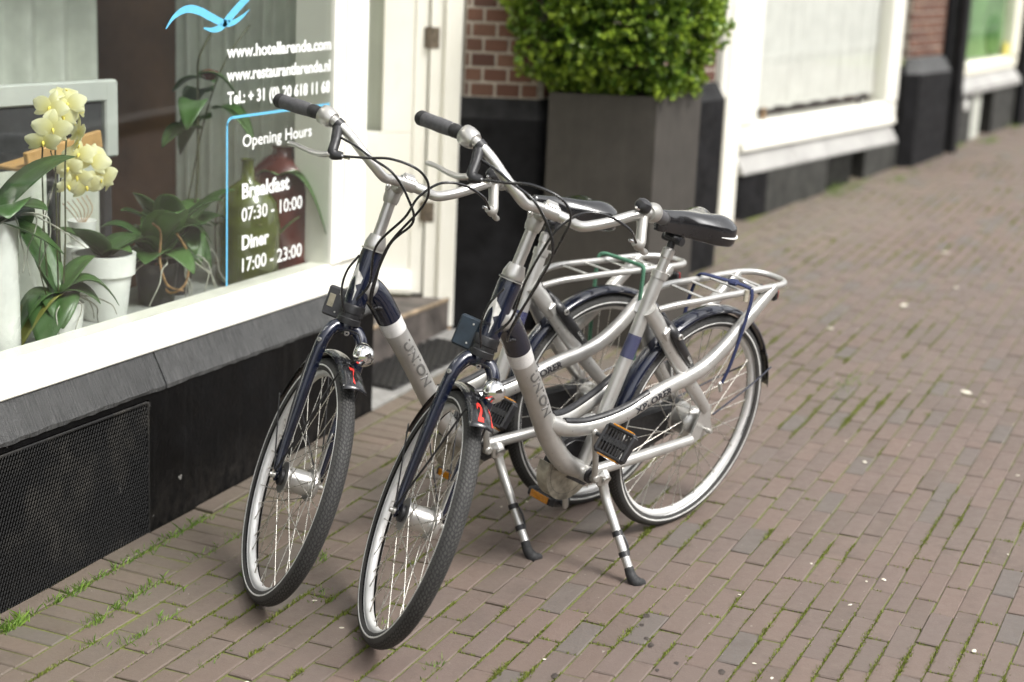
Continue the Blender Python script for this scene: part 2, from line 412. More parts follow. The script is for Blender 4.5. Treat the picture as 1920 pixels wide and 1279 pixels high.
class MB:
    """collects shapes for one mesh"""
    def __init__(self): self.v = []; self.f = []; self.s = []; self.uv = {}
    def add(self, verts, faces, smooth=False):
        b = len(self.v)
        self.v.extend([tuple(x) for x in verts])
        for fc in faces:
            self.f.append(tuple(b + i for i in fc)); self.s.append(smooth)
        return b
    def box(self, c, size, rot=None, bev=0.):
        sx, sy, sz = [d / 2 for d in size]
        c = Vector(c)
        b = min(bev, sx * .9, sy * .9, sz * .9)
        if b <= 0:
            vs = [Vector((x, y, z)) for x in (-sx, sx) for y in (-sy, sy) for z in (-sz, sz)]
            fs = [(0, 1, 3, 2), (4, 6, 7, 5), (0, 4, 5, 1), (2, 3, 7, 6), (0, 2, 6, 4), (1, 5, 7, 3)]
        else:
            vs = []; idx = {}
            for ix in (-1, 1):
                for iy in (-1, 1):
                    for iz in (-1, 1):
                        for ax in range(3):
                            p = [ix * (sx - b), iy * (sy - b), iz * (sz - b)]
                            p[ax] = (ix, iy, iz)[ax] * (sx, sy, sz)[ax]
                            idx[(ix, iy, iz, ax)] = len(vs); vs.append(Vector(p))
            fs = []
            for ax in range(3):
                o1, o2 = [a for a in range(3) if a != ax]
                for s in (-1, 1):
                    q = []
                    for a, bb in ((-1, -1), (1, -1), (1, 1), (-1, 1)):
                        k = [0, 0, 0]; k[ax] = s; k[o1] = a; k[o2] = bb
                        q.append(idx[(*k, ax)])
                    fs.append(tuple(q))
            for ax in range(3):
                o1, o2 = [a for a in range(3) if a != ax]
                for s1 in (-1, 1):
                    for s2 in (-1, 1):
                        q = []
                        for e in (-1, 1):
                            k = [0, 0, 0]; k[ax] = e; k[o1] = s1; k[o2] = s2
                            q.append((idx[(*k, o1)], idx[(*k, o2)]))
                        fs.append((q[0][0], q[0][1], q[1][1], q[1][0]))
            for ix in (-1, 1):
                for iy in (-1, 1):
                    for iz in (-1, 1): fs.append(tuple(idx[(ix, iy, iz, a)] for a in range(3)))
        if rot is not None: vs = [rot @ v for v in vs]
        self.add([v + c for v in vs], fs)
        return self
    def bar(self, a, b, w, h, bev=0., upv=(0, 0, 1)):
        """a box from a to b, w wide and h tall"""
        a, b = Vector(a), Vector(b); d = b - a
        x = d.normalized(); u = Vector(upv); y = u.cross(x)
        if y.length < 1e-5: y = Vector((0, 1, 0)).cross(x)
        y.normalize(); z = x.cross(y)
        R = Matrix((x, y, z)).transposed()
        return self.box((a + b) / 2, (d.length, w, h), R, bev)
    def tube(self, pts, r, seg=12, smooth_n=6, cap=True, flat=1.0, flat_axis=None, round_end=False, uv=False):
        P = catmull(pts, smooth_n) if smooth_n > 1 else [Vector(p) for p in pts]
        n = len(P)
        if callable(r): R = [r(i / (n - 1)) for i in range(n)]
        elif isinstance(r, (list, tuple)):
            R = [float(np.interp(i / (n - 1), np.linspace(0, 1, len(r)), r)) for i in range(n)]
        else: R = [r] * n
        T, N, B = frames(P)
        if flat_axis is not None:
            fa = Vector(flat_axis)
            for i in range(n):
                b = fa - T[i] * fa.dot(T[i]); B[i] = b.normalized(); N[i] = B[i].cross(T[i])
        vs = []
        for i in range(n):
            for k in range(seg):
                a = 2 * math.pi * k / seg
                vs.append(P[i] + N[i] * (math.cos(a) * R[i]) + B[i] * (math.sin(a) * R[i] * flat))
        fs = [(i * seg + k, i * seg + (k + 1) % seg, (i + 1) * seg + (k + 1) % seg, (i + 1) * seg + k) for i in range(n - 1) for k in range(seg)]
        b = self.add(vs, fs, True)
        if cap:
            for e in (0, n - 1):
                ring = vs[e * seg:(e + 1) * seg]
                if round_end:
                    d = T[e] * (-1 if e == 0 else 1) * R[e]
                    vv = list(ring); ff = []
                    prev = list(range(seg))
                    for s in (.5, .85):
                        nr = [P[e] + (q - P[e]) * math.sqrt(1 - s * s) + d * s for q in ring]
                        base = len(vv); vv += nr
                        cur = list(range(base, base + seg))
                        for k in range(seg):
                            q = (prev[k], prev[(k + 1) % seg], cur[(k + 1) % seg], cur[k])
                            ff.append(q if e else q[::-1])
                        prev = cur
                    vv.append(P[e] + d)
                    for k in range(seg):
                        q = (prev[k], prev[(k + 1) % seg], len(vv) - 1); ff.append(q if e else q[::-1])
                    self.add(vv, ff, True)
                else:
                    self.add(ring, [tuple(range(seg)) if e else tuple(range(seg))[::-1]])
        return self
    def lathe(self, prof, origin, axis, seg=24, sharp=35, uv=False, a0=0., a1=2 * math.pi):
        """prof: list of (radius, height along axis)"""
        ax = Vector(axis).normalized(); o = Vector(origin)
        ref = Vector((0, 0, 1)) if abs(ax.z) < .9 else Vector((1, 0, 0))
        u = (ref - ax * ref.dot(ax)).normalized(); w = ax.cross(u)
        full = abs(a1 - a0 - 2 * math.pi) < 1e-6
        cnt = seg if full else seg + 1
        def ring(r, h):
            return [o + ax * h + (u * math.cos(a0 + (a1 - a0) * k / seg) + w * math.sin(a0 + (a1 - a0) * k / seg)) * r for k in range(cnt)]
        groups = [[prof[0]]]
        for i in range(1, len(prof)):
            groups[-1].append(prof[i])
            if i < len(prof) - 1:
                a = Vector((prof[i][0] - prof[i - 1][0], prof[i][1] - prof[i - 1][1])); b = Vector((prof[i + 1][0] - prof[i][0], prof[i + 1][1] - prof[i][1]))
                if a.length and b.length and math.degrees(a.angle(b)) > sharp: groups.append([prof[i]])
        for g in groups:
            vs = []; fs = []
            for r, h in g: vs += ring(max(r, 1e-5), h)
            for i in range(len(g) - 1):
                for k in range(seg):
                    k2 = (k + 1) % cnt
                    fs.append((i * cnt + k, i * cnt + k2, (i + 1) * cnt + k2, (i + 1) * cnt + k))
            b = self.add(vs, fs, True)
            if uv:
                s = 0.; acc = []
                for i, (r, h) in enumerate(g):
                    if i: s += math.hypot(g[i][0] - g[i - 1][0], g[i][1] - g[i - 1][1])
                    acc.append(s)
                mid = acc[-1] / 2
                for i in range(len(g) - 1):
                    for k in range(seg):
                        fi = len(self.f) - len(fs) + i * seg + k
                        self.uv[fi] = [((a0 + (a1 - a0) * kk / seg) * uv, acc[ii] - mid) for ii, kk in ((i, k), (i, k + 1), (i + 1, k + 1), (i + 1, k))]
        return self
    def prism(self, poly, a, b):
        """poly: list of (p, q) in a plane, a and b map (p, q) to the two ends"""
        n = len(poly)
        va = [Vector(a(*q)) for q in poly]; vb = [Vector(b(*q)) for q in poly]
        self.add(va + vb, [tuple(range(n))[::-1], tuple(range(n, 2 * n))] + [(i, (i + 1) % n, n + (i + 1) % n, n + i) for i in range(n)])
        return self
    def map(self, fn):
        self.v = [tuple(fn(Vector(p))) for p in self.v]; return self
    def mesh(self, name):
        me = bpy.data.meshes.new(name)
        me.from_pydata(self.v, [], self.f)
        me.polygons.foreach_set('use_smooth', self.s)
        if self.uv:
            ul = me.uv_layers.new(name='UVMap')
            for fi, uvs in self.uv.items():
                for li, q in zip(me.polygons[fi].loop_indices, uvs): ul.data[li].uv = q
        bm = bmesh.new(); bm.from_mesh(me)
        bmesh.ops.recalc_face_normals(bm, faces=bm.faces)
        bm.to_mesh(me); bm.free()
        me.update()
        return me
    def build(self, name, mat, parent=None):
        return link(name, self.mesh(name), mat, parent)

def np_mesh(name, verts, faces, mat, parent=None, tint=None, smooth=False):
    """big meshes from arrays: verts (n,3), faces (m,3|4), tint per vertex"""
    me = bpy.data.meshes.new(name)
    k = faces.shape[1]
    me.vertices.add(len(verts)); me.vertices.foreach_set('co', np.asarray(verts, np.float32).ravel())
    me.loops.add(faces.size); me.loops.foreach_set('vertex_index', faces.astype(np.int32).ravel())
    me.polygons.add(len(faces)); me.polygons.foreach_set('loop_start', np.arange(0, faces.size, k, dtype=np.int32))
    me.polygons.foreach_set('loop_total', np.full(len(faces), k, np.int32))
    if tint is not None:
        a = me.attributes.new('tint', 'FLOAT', 'POINT'); a.data.foreach_set('value', np.asarray(tint, np.float32))
    me.update(calc_edges=True)
    if smooth: me.polygons.foreach_set('use_smooth', np.ones(len(faces), bool))
    return link(name, me, mat, parent)

def text_geo(txt, bold=0., res=3):
    """flat letters: vertices (x right, y up), width normalised later"""
    cu = bpy.data.curves.new('t', 'FONT'); cu.body = txt; cu.size = 1.0; cu.offset = bold; cu.resolution_u = res; cu.fill_mode = 'FRONT'
    o = bpy.data.objects.new('t', cu); COL.objects.link(o)
    dg = bpy.context.evaluated_depsgraph_get()
    me = o.evaluated_get(dg).to_mesh()
    v = np.array([x.co[:2] for x in me.vertices]); f = [tuple(q.vertices) for q in me.polygons]
    o.evaluated_get(dg).to_mesh_clear()
    bpy.data.objects.remove(o); bpy.data.curves.remove(cu)
    return v, f
def lettering(name, txt, fn, mat, parent, x0, x1, y0, cap, bold=0., res=3):
    """letters stretched to x0..x1 with capitals cap tall on the baseline y0; fn maps (x, y) to space"""
    v, f = text_geo(txt, bold, res)
    a, b = v[:, 0].min(), v[:, 0].max()
    xs = x0 + (v[:, 0] - a) * (x1 - x0) / (b - a); ys = y0 + v[:, 1] * cap / .69
    # one object for each word
    iv = sorted((xs[list(q)].min(), xs[list(q)].max(), k) for k, q in enumerate(f))
    gap = .17 * cap / .69; groups = []; end = -1e9
    for a_, b_, k in iv:
        if a_ - end > gap: groups.append([])
        groups[-1].append(k); end = max(end, b_)
    for ks in groups:
        ids = sorted({i for k in ks for i in f[k]}); new = {i: n for n, i in enumerate(ids)}
        mb = MB(); mb.add([fn(xs[i], ys[i]) for i in ids], [tuple(new[i] for i in f[k]) for k in ks]); mb.build(name, mat, parent)

def dup(root, matrix=None, parent=None):
    r = root.copy(); COL.objects.link(r)
    if parent is not None: r.parent = parent
    if matrix is not None: r.matrix_world = matrix
    for ch in root.children:
        c = ch.copy(); COL.objects.link(c); c.parent = r
        for g in ch.children:
            d = g.copy(); COL.objects.link(d); d.parent = c
    return r

# ------------------------------------------------------------------ ground
S = 0.0403                                        # the pavement climbs gently along the street
def gz(x): return S * max(-8., min(24., x))
def P3(x, y, dz=0.): return (x, y, gz(x) + dz)

def build_ground():
    xs = [-90, -40, -8, 0, 6, 12, 18, 24, 60, 120]; ys = [-90, -30, -1.9, 4, 12, 60]
    # the pavement bed: the whole ground sheet, seen only in the joints
    v = [(x, y, gz(x) - .0045) for x in xs for y in ys]; ny = len(ys)
    f = [(i * ny + j, (i + 1) * ny + j, (i + 1) * ny + j + 1, i * ny + j + 1) for i in range(len(xs) - 1) for j in range(ny - 1)]
    mb = MB(); mb.add(v, f); g = mb.build('pavement', 'joint'); g['kind'] = 'structure'
    # the carriageway behind the photographer, a kerb step lower than the pavers' tops
    mb = MB(); v = [(x, y, gz(x) + .002) for x in xs for y in (-12., -1.95)]
    mb.add(v, [(2 * i, 2 * i + 2, 2 * i + 3, 2 * i + 1) for i in range(len(xs) - 1)])
    r = mb.build('road', 'asphalt'); r['kind'] = 'structure'
    mb = MB()
    for i in range(len(xs) - 1): mb.bar((xs[i], -1.86, gz(xs[i]) + .03), (xs[i + 1], -1.86, gz(xs[i + 1]) + .03), .16, .14, .012)
    k = mb.build('kerb', 'slab'); k['kind'] = 'structure'

    # pavers -------------------------------------------------------------
    lst = []                                      # (x, y, length along x, width along y, turned)
    y = 2.706; row = 0
    rows = []
    while y > -1.75:
        t = min(1, max(0, (y - .9) / 1.7)); pitch = .0625 + .0185 * t * t * (3 - 2 * t)
        rows.append((y - pitch, pitch)); y -= pitch
    for row, (y0, pitch) in enumerate(rows):
        gap = .0032 + .0035 * min(1, max(0, (y0 - .8) / 1.6))
        x = 1.6 + (row % 2) * .103 + random.uniform(-.035, .035)
        while x < 17.5:
            L = random.gauss(.2015, .0032)
            lst.append((x + L / 2, y0 + pitch / 2 + random.gauss(0, .0008), L - gap * random.uniform(.7, 1.25), pitch - gap * random.uniform(.75, 1.2)))
            x += L + .0015
    x = 1.8                                       # a course across, along the house fronts
    while x < 6.5:
        L = random.gauss(.0685, .002)
        lst.append((x + L / 2, 2.789, L - .006, .158)); x += L
    x = 1.7
    while x < 6.45:                               # and one lengthwise against the plinth
        L = random.gauss(.215, .01)
        lst.append((x + L / 2, 2.911, L - .006, .066)); x += L + .002
    x = 6.4
    while x < 11.0:                               # fill beside the planter and the piers
        for k in range(3):
            if x > 9.3 and k > 0: continue
            lst.append((x + .1, 2.745 + .07 * k, .196, .064))
        x += .202
    # eight worn shapes of a unit paver, stretched to each stone's size
    def unit(seed, lx, ly):
        r = random.Random(seed); b = .0026
        mb = MB(); h = .0
        top = []; mid = []
        for sx, sy in ((-1, -1), (1, -1), (1, 1), (-1, 1)):
            jx = r.uniform(-.0012, .0012); jy = r.uniform(-.0012, .0012)
            top.append((sx * (.5 - b / lx * r.uniform(.8, 1.8)) + jx / lx, sy * (.5 - b / ly * r.uniform(.8, 1.6)) + jy / ly, r.uniform(-.0008, .0008)))
            mid.append((sx * .5 + jx / lx, sy * .5 + jy / ly, -.0024 + r.uniform(-.001, .0005)))
        bot = [(m[0], m[1], -.03) for m in mid]
        c = (r.uniform(-.1, .1), r.uniform(-.1, .1), r.uniform(-.0006, .0012))
        vs = top + mid + bot + [c]
        fs = [(i, (i + 1) % 4, 12) for i in range(4)] + [(4 + i, 4 + (i + 1) % 4, (i + 1) % 4, i) for i in range(4)] + [(8 + i, 8 + (i + 1) % 4, 4 + (i + 1) % 4, 4 + i) for i in range(4)]
        mb.add(vs, fs)
        return mb
    shapes = {}
    for kind, (lx, ly) in (('L', (.2, .068)), ('S', (.066, .158)), ('W', (.21, .066))):
        shapes[kind] = [unit(100 * ord(kind) + i, lx, ly) for i in range(8)]
    meshes = {k: [m.mesh('paver') for m in v] for k, v in shapes.items()}
    for ms in meshes.values():
        for me in ms: me.materials.append(M['paver'])
    # the stones that show largest become parts of their own
    a_f = Vector(fw)
    def size_in_view(q):
        p = Vector(P3(q[0], q[1])) - Vector((0, 0, CAM_H)); d = p.dot(fw)
        if d < .5: return 0
        px = 960 + F_PX * p.dot(rt2) / d; py = 640 - F_PX * p.dot(up2) / d
        if not (-20 < px < 1940 and 0 < py < 1310): return 0
        if px < 300 and py < 900 and q[1] > 2.9: return 0
        return q[2] * q[3] / d ** 3
    order = sorted(range(len(lst)), key=lambda i: -size_in_view(lst[i]))
    near = set(order[:300])
    slope = math.atan(S)
    V = []; Fc = []; T = []; off = 0
    for i, q in enumerate(lst):
        kind = 'S' if q[3] > q[2] else ('W' if q[2] > .204 and q[1] > 2.88 else 'L')
        j = random.randrange(8)
        dz = random.gauss(0, .0012); tx = random.gauss(0, .007); ty = random.gauss(slope, .0035); rz = random.gauss(0, .008)
        if q[1] > 2.87: dz += .006; tx += .05
        mat = Matrix.Translation((q[0], q[1], gz(q[0]) + dz)) @ Matrix.Rotation(rz, 4, 'Z') @ Matrix.Rotation(-ty, 4, 'Y') @ Matrix.Rotation(tx, 4, 'X') @ Matrix.Diagonal((q[2], q[3], 1, 1))
        if i in near:
            o = bpy.data.objects.new('paver', meshes[kind][j]); COL.objects.link(o); o.parent = g; o.matrix_basis = mat
        else:
            mb = shapes[kind][j]
            A = np.array(mat); vv = np.array(mb.v) @ A[:3, :3].T + A[:3, 3]
            V.append(vv); Fc += [tuple(off + k for k in f) for f in mb.f]; T += [random.random()] * len(vv); off += len(vv)
    me = bpy.data.meshes.new('pavers'); me.from_pydata(np.concatenate(V).tolist(), [], Fc)
    at = me.attributes.new('tint', 'FLOAT', 'POINT'); at.data.foreach_set('value', np.array(T, np.float32))
    bm = bmesh.new(); bm.from_mesh(me); bmesh.ops.recalc_face_normals(bm, faces=bm.faces); bm.to_mesh(me); bm.free()
    rest = link('pavers', me, 'paver_attr', g); rest['kind'] = 'stuff'

    # moss in the joints ----------------------------------------------------
    from mathutils import noise as mn
    pts = []
    for y0, pitch in rows:
        if y0 < -.2: continue
        x = 2.4
        while x < 13:
            n = mn.noise(Vector((x * 1.1, y0 * 1.4, 3.3))) + .7 * mn.noise(Vector((x * 4.5, y0 * 9, 7.7)))
            bias = .17 - .19 * min(1, max(0, (y0 - 1.4) / 1.0)) + .03 * max(0, x - 6) - .12 * math.exp(-((x - 3.7) ** 2 + (y0 - 1.8) ** 2))
            if n > bias:
                w = min(.75, (n - bias) * .8 + .05)
                cl = max(0, mn.noise(Vector((x * 5.5, y0 * 13, 1.1))) - .05) * 2.6 * (.5 + .5 * min(1, max(0, (y0 - .9) / 1.2)))
                w = min(1.25, w + cl)
                for _ in range(int(2 + 3.5 * w)): pts.append((x + random.uniform(0, .008), y0 + random.gauss(0, .0014 + .0026 * w), w))
            x += .008 if x < 7 else .016
    for q in lst:                                  # cross joints
        if q[1] > 2.7 or q[1] < 0 or q[0] > 10: continue
        if mn.noise(Vector((q[0] * 1.7, q[1] * 1.7, 9))) > .1:
            w = random.uniform(.2, .7)
            for _ in range(int(22 * w)): pts.append((q[0] - q[2] / 2 - .003 + random.gauss(0, .002), q[1] + random.uniform(-.5, .5) * q[3], w))
    def blades(P, hmin, hmax, wid, lean, per, mat, name, label):
        n = len(P) * per
        base = np.repeat(np.array([(p[0], p[1], gz(p[0])) for p in P]), per, axis=0)
        w = np.repeat(np.array([p[2] for p in P]), per)
        base[:, :2] += RNG.normal(0, .0016, (n, 2)); base[:, 2] -= .006
        h = (hmin + (hmax - hmin) * RNG.random(n) * w) + .006
        a = RNG.random(n) * 2 * np.pi; d = np.stack([np.cos(a), np.sin(a)], 1)
        sd = np.stack([-d[:, 1], d[:, 0]], 1)
        ln = lean * h * RNG.random(n)
        ww = wid * (.6 + .8 * RNG.random(n))
        v = np.zeros((n, 4, 3))
        v[:, 0] = base; v[:, 0, :2] -= sd * ww[:, None]
        v[:, 1] = base; v[:, 1, :2] += sd * ww[:, None]
        v[:, 2] = base; v[:, 2, :2] += sd * ww[:, None] * .7 + d * (ln * .45)[:, None]; v[:, 2, 2] += h * .65
        v[:, 3] = base; v[:, 3, :2] += d * ln[:, None]; v[:, 3, 2] += h
        f = np.arange(n * 4).reshape(n, 4)
        o = np_mesh(name, v.reshape(-1, 3), f, mat, None, np.repeat(RNG.random(n), 4))
        o['kind'] = 'stuff'; tag(o, label, name.split('_')[0])
        return o
    blades(pts, .001, .0095, .0021, 1.2, 2, 'moss', 'moss', 'green moss growing in the joints between the clay pavers')
    # grass tufts along the plinth and in the widest joints
    gp = []
    def tuft(x, y, n, r, w):
        for _ in range(int(n * random.uniform(.3, 1.3))): gp.append((x + random.gauss(0, r * 1.7), y + random.gauss(0, r * .55), w * random.uniform(.4, 1)))
    for x, n, w in ((3.19, 50, 1.0), (3.24, 34, .9), (3.39, 34, .7), (3.44, 30, .7), (3.49, 26, .6), (3.6, 16, .5), (3.66, 22, .6), (3.73, 18, .5), (3.80, 22, .5), (3.90, 40, .6), (3.96, 36, .6), (4.05, 24, .5), (4.12, 12, .35)):
        tuft(x, 2.872, n, .018, w)
    for x, y, n, w in ((3.33, 2.70, 40, .55), (3.42, 2.705, 34, .5), (3.58, 2.71, 40, .6), (3.52, 2.705, 22, .5), (3.88, 2.71, 24, .4), (4.02, 2.70, 20, .4), (3.22, 2.62, 24, .4), (3.3, 2.545, 20, .35), (3.45, 2.545, 22, .4), (3.6, 2.62, 18, .35), (3.75, 2.545, 16, .35), (3.28, 2.47, 16, .3),
                       (3.98, 2.40, 30, .35), (3.75, 2.26, 22, .3), (3.62, 2.02, 22, .3), (3.3, 2.3, 14, .3), (4.3, 2.2, 14, .3), (3.5, 1.77, 14, .25)):
        tuft(x, y, n, .022, w)
    for x, y, n, w in ((10.75, 2.62, 90, 1.0), (11.0, 2.55, 60, .8), (11.35, 2.35, 70, .7), (11.7, 2.3, 40, .6), (10.6, 2.55, 50, .7), (13.1, 2.28, 60, .8), (13.5, 2.12, 60, .7), (14.4, 2.07, 80, 1.0), (14.8, 2.02, 80, 1.0), (8.3, 2.62, 30, .4), (6.5, 1.45, 60, .4)):
        tuft(x, y, n, .06, w)
    blades(gp, .008, .045, .0012, 1.1, 2, 'grass', 'grass', 'thin grass tufts sprouting along the plinth and paver joints')

    # blossom scraps, chewing gum and oil spots lying on the stones
    mb = MB()
    def flake(mb, x, y, a, b, rz, h=.0016):
        n = 9; ring = []
        for k in range(n):
            t = 2 * math.pi * k / n; q = random.uniform(.8, 1.15)
            px, py = a * q * math.cos(t), b * q * math.sin(t)
            X = x + px * math.cos(rz) - py * math.sin(rz); Y = y + px * math.sin(rz) + py * math.cos(rz)
            ring.append((X, Y, gz(X) + h))
        mb.add(ring + [(x, y, gz(x) + h + .0012)], [(k, (k + 1) % n, n) for k in range(n)])
    for x, y, a in ((6.62, 1.02, .030), (5.60, 1.18, .012), (4.62, .885, .011), (4.40, .93, .008), (4.27, .565, .012), (7.9, 1.55, .03), (8.4, 1.4, .02), (7.3, 1.75, .02), (9.2, 1.6, .03)):
        flake(mb, x, y, a, a * .55, random.uniform(0, 3))
    for _ in range(70):
        x = random.uniform(3.0, 8.5); y = random.uniform(.5, 2.7); a = random.uniform(.002, .005)
        flake(mb, x, y, a * 1.6, a, random.uniform(0, 3))
    o = mb.build('litter_flecks', 'petal_bit'); o['kind'] = 'stuff'; tag(o, 'small pale flecks and scraps scattered on the pavement', 'litter')
    mb = MB()
    for x, y, a in ((4.06, 1.41, .010), (4.0, 1.40, .007), (3.93, 1.36, .007), (3.90, 1.335, .009), (3.83, 1.24, .008), (3.84, 1.12, .010), (3.62, 1.49, .010), (3.77, 1.27, .006)):
        flake(mb, x, y, a * 1.5, a, 0.3, .0012)
    o = mb.build('oil_spots', 'stain'); o['kind'] = 'stuff'; tag(o, 'dark oil drops spotted on pavers beside the kickstand', 'stain')
    return g
pavement = build_ground()
# ------------------------------------------------------------------ the restaurant front
def build_hotel():
    T = thing('restaurant_front', 'white framed restaurant shopfront with black plinth and lettered window, left of the bicycles', 'building', (4.2, 2.96, gz(4.2)))
    def part(mb, name, mat): return inv_place(mb.build(name, mat), T)
    Y = 2.95
    # plinth, with the opening of the cellar grille left of x = 3.90
    mb = MB()
    for a, b in ((3.90, 4.35), (4.35, 4.8), (4.8, 5.245)):
        mb.add([(a, Y, gz(a) - .03), (b, Y, gz(b) - .03), (b, Y, .6), (a, Y, .6)], [(0, 1, 2, 3)])
    mb.add([(5.245, Y, .1), (5.245, 3.3, .1), (5.245, 3.3, .6), (5.245, Y, .6)], [(0, 1, 2, 3)])
    mb.add([(3.90, Y, .1), (3.90, 3.02, .1), (3.90, 3.02, .6), (3.90, Y, .6)], [(0, 1, 2, 3)])
    mb.add([(0.2, Y, .575), (3.90, Y, .575), (3.90, Y, .6), (.2, Y, .6)], [(0, 1, 2, 3)])
    mb.add([(0.2, Y, .575), (3.90, Y, .575), (3.90, 3.02, .575), (.2, 3.02, .575)], [(0, 1, 2, 3)])
    mb.add([(0.2, Y, -.05), (1.4, Y, -.05), (1.4, Y, .575), (.2, Y, .575)], [(0, 1, 2, 3)])
    mb.add([(1.4, 3.02, -.05), (3.9, 3.02, .0), (3.9, 3.02, .575), (1.4, 3.02, .575)], [(0, 1, 2, 3)])
    mb.add([(1.4, Y - .0005, gz(1.4) + .006), (3.9, Y - .0005, gz(3.9) + .006), (3.9, 3.02, gz(3.9) + .006), (1.4, 3.02, gz(1.4) + .006)], [(0, 1, 2, 3)])
    part(mb, 'plinth', 'black_wall')
    # expanded metal over the opening: zigzag strands, joined at the nodes
    mb = MB(); cw, ch = .0118, .0122
    x0, x1 = 1.42, 3.895; n = int((x1 - x0) / (cw / 2))
    V = []; Fs = []
    for r in range(40):
        z0 = .566 - r * ch
        for seg in range(n):
            xa, xb = x0 + seg * cw / 2, x0 + (seg + 1) * cw / 2
            if z0 < gz(xa) - .012: continue
            s = 1 if (seg + r) % 2 else -1
            za, zb = z0 - s * ch * .42, z0 + s * ch * .42
            Y = 2.95 + .0035 * math.sin(xa * 9 + r * .21) * math.sin(r * .17 + xa * 2.3)
            t = .0014; b = len(V)
            V += [(xa, Y - .004, za - t), (xa, Y - .0015, za + t), (xb, Y - .0015, zb + t), (xb, Y - .004, zb - t), (xa, Y + .001, za - t), (xb, Y + .001, zb - t)]
            Fs += [(b, b + 3, b + 2, b + 1), (b + 4, b + 5, b + 3, b)]
    Y = 2.95
    mb.add(V, Fs)
    g = part(mb, 'vent_grille', 'mesh_steel'); g['kind'] = 'stuff'; g['label'] = 'black expanded metal grille let into the plinth'
    mb = MB()
    mb.bar((3.893, Y - .003, gz(3.89)), (3.893, Y - .003, .57), .008, .006, .002); mb.bar((1.42, Y - .003, .569), (3.888, Y - .003, .569), .006, .008, .002)
    part(mb, 'grille_frame', 'mesh_steel')
    # dressed stone sill, in lengths
    for a, b in ((.2, 2.1), (2.106, 3.972), (3.979, 5.255)):
        prof = [(Y - .006, .594), (Y - .008, .606), (2.988, .699), (3.02, .701), (3.02, .594)]
        k = max(2, int((b - a) / .03)); vs = []; fs = []; rr = random.Random(int(a * 100))
        for i in range(k + 1):
            x = a + (b - a) * i / k
            for j, (yy, zz) in enumerate(prof):
                jit = rr.uniform(-.0016, .0016) if j < 3 else 0
                vs.append((x, yy + jit, zz + jit))
        m = len(prof)
        for i in range(k): fs += [(i * m + j, (i + 1) * m + j, (i + 1) * m + (j + 1) % m, i * m + (j + 1) % m) for j in range(m)]
        fs += [tuple(range(m)), tuple(k * m + j for j in range(m))]
        mb = MB(); mb.add(vs, fs); part(mb, 'sill_stone', 'bluestone')
    # window frame
    mb = MB()
    xL, xR = .62, 4.992
    def rail(prof, xa, xb):
        mb.prism(prof, lambda p, q: (xa, p, q), lambda p, q: (xb, p, q))
    rail([(2.984, .702), (2.981, .706), (2.981, .760), (2.986, .766), (3.10, .766), (3.10, .702)], .2, 5.215)
    rail([(2.990, .7665), (2.989, .780), (2.9875, .796), (2.993, .803), (3.0, .8045), (3.075, .8045), (3.075, .7665)], .2, 5.212)
    fr = part(mb, 'window_frame', 'white')
    mb = MB()
    mb.prism([(xR, 2.985), (xR + .012, 2.981), (5.208, 2.981), (5.213, 2.986), (5.213, 3.14), (xR, 3.14)], lambda p, q: (p, q, .805), lambda p, q: (p, q, 2.62))
    mb.prism([(5.06, 2.975), (5.205, 2.975), (5.205, 2.981), (5.06, 2.981)], lambda p, q: (p, q, .808), lambda p, q: (p, q, 2.62))
    part(mb, 'window_jamb', 'white')
    mb = MB(); mb.box((.41, 3.06, 1.7), (.42, .15, 1.8), None, .006); part(mb, 'window_jamb', 'white')
    mb = MB(); mb.box((2.7, 3.05, 2.72), (5.03, .14, .2), None, .008); part(mb, 'window_head', 'white')
    mb = MB(); mb.box((2.0, 3.2, 3.2), (6.6, .5, .75), None, .01); part(mb, 'fascia', 'cream')
    mb = MB(); mb.box(((xL + xR) / 2, 3.0, 1.71), (xR - xL - .002, .006, 1.808))
    pane = part(mb, 'glass_pane', 'glass')
    # lettering on the pane (street side)
    yg = 2.9955
    fn = lambda x, z: (x, yg, z)
    def let(txt, x0, x1, z, cap, bold): lettering('lettering', txt, fn, 'print_white', pane, x0, x1, z, cap, bold)
    let('www.hotellarende.com', 4.366, 4.985, 1.553, .037, .030)
    let('www.restaurantlarende.nl', 4.366, 4.983, 1.481, .037, .030)
    let('Tel.: + 31 (0) 20 618 11 68', 4.370, 4.982, 1.409, .037, .030)
    let('Opening Hours', 4.455, 4.868, 1.268, .038, .010)
    let('Breakfast', 4.453, 4.732, 1.104, .046, .035)
    let('07:30 - 10:00', 4.451, 4.813, 1.029, .043, .012)
    let('Diner', 4.453, 4.610, .938, .044, .035)
    let('17:00 - 23:00', 4.455, 4.814, .864, .044, .012)
    # thin blue bracket line round the opening hours, and the blue wave above
    def ribbon(pts, w, name='blue_line'):
        P = catmull([(p[0], yg, p[1]) for p in pts], 8); n = len(P); vs = []; fs = []
        for i in range(n):
            t = (P[min(n - 1, i + 1)] - P[max(0, i - 1)]).normalized(); nn = Vector((-t.z, 0, t.x))
            ww = w(i / (n - 1)) if callable(w) else w
            vs += [P[i] + nn * ww, P[i] - nn * ww]
        mb = MB(); mb.add(vs, [(2 * i, 2 * i + 1, 2 * i + 3, 2 * i + 2) for i in range(n - 1)])
        return mb.build(name, 'print_blue', pane)
    ribbon([(4.369, .832), (4.369, 1.1), (4.369, 1.33), (4.3695, 1.345), (4.378, 1.360), (4.395, 1.366), (4.42, 1.3665), (4.7, 1.3665), (4.982, 1.3665)], .0042)
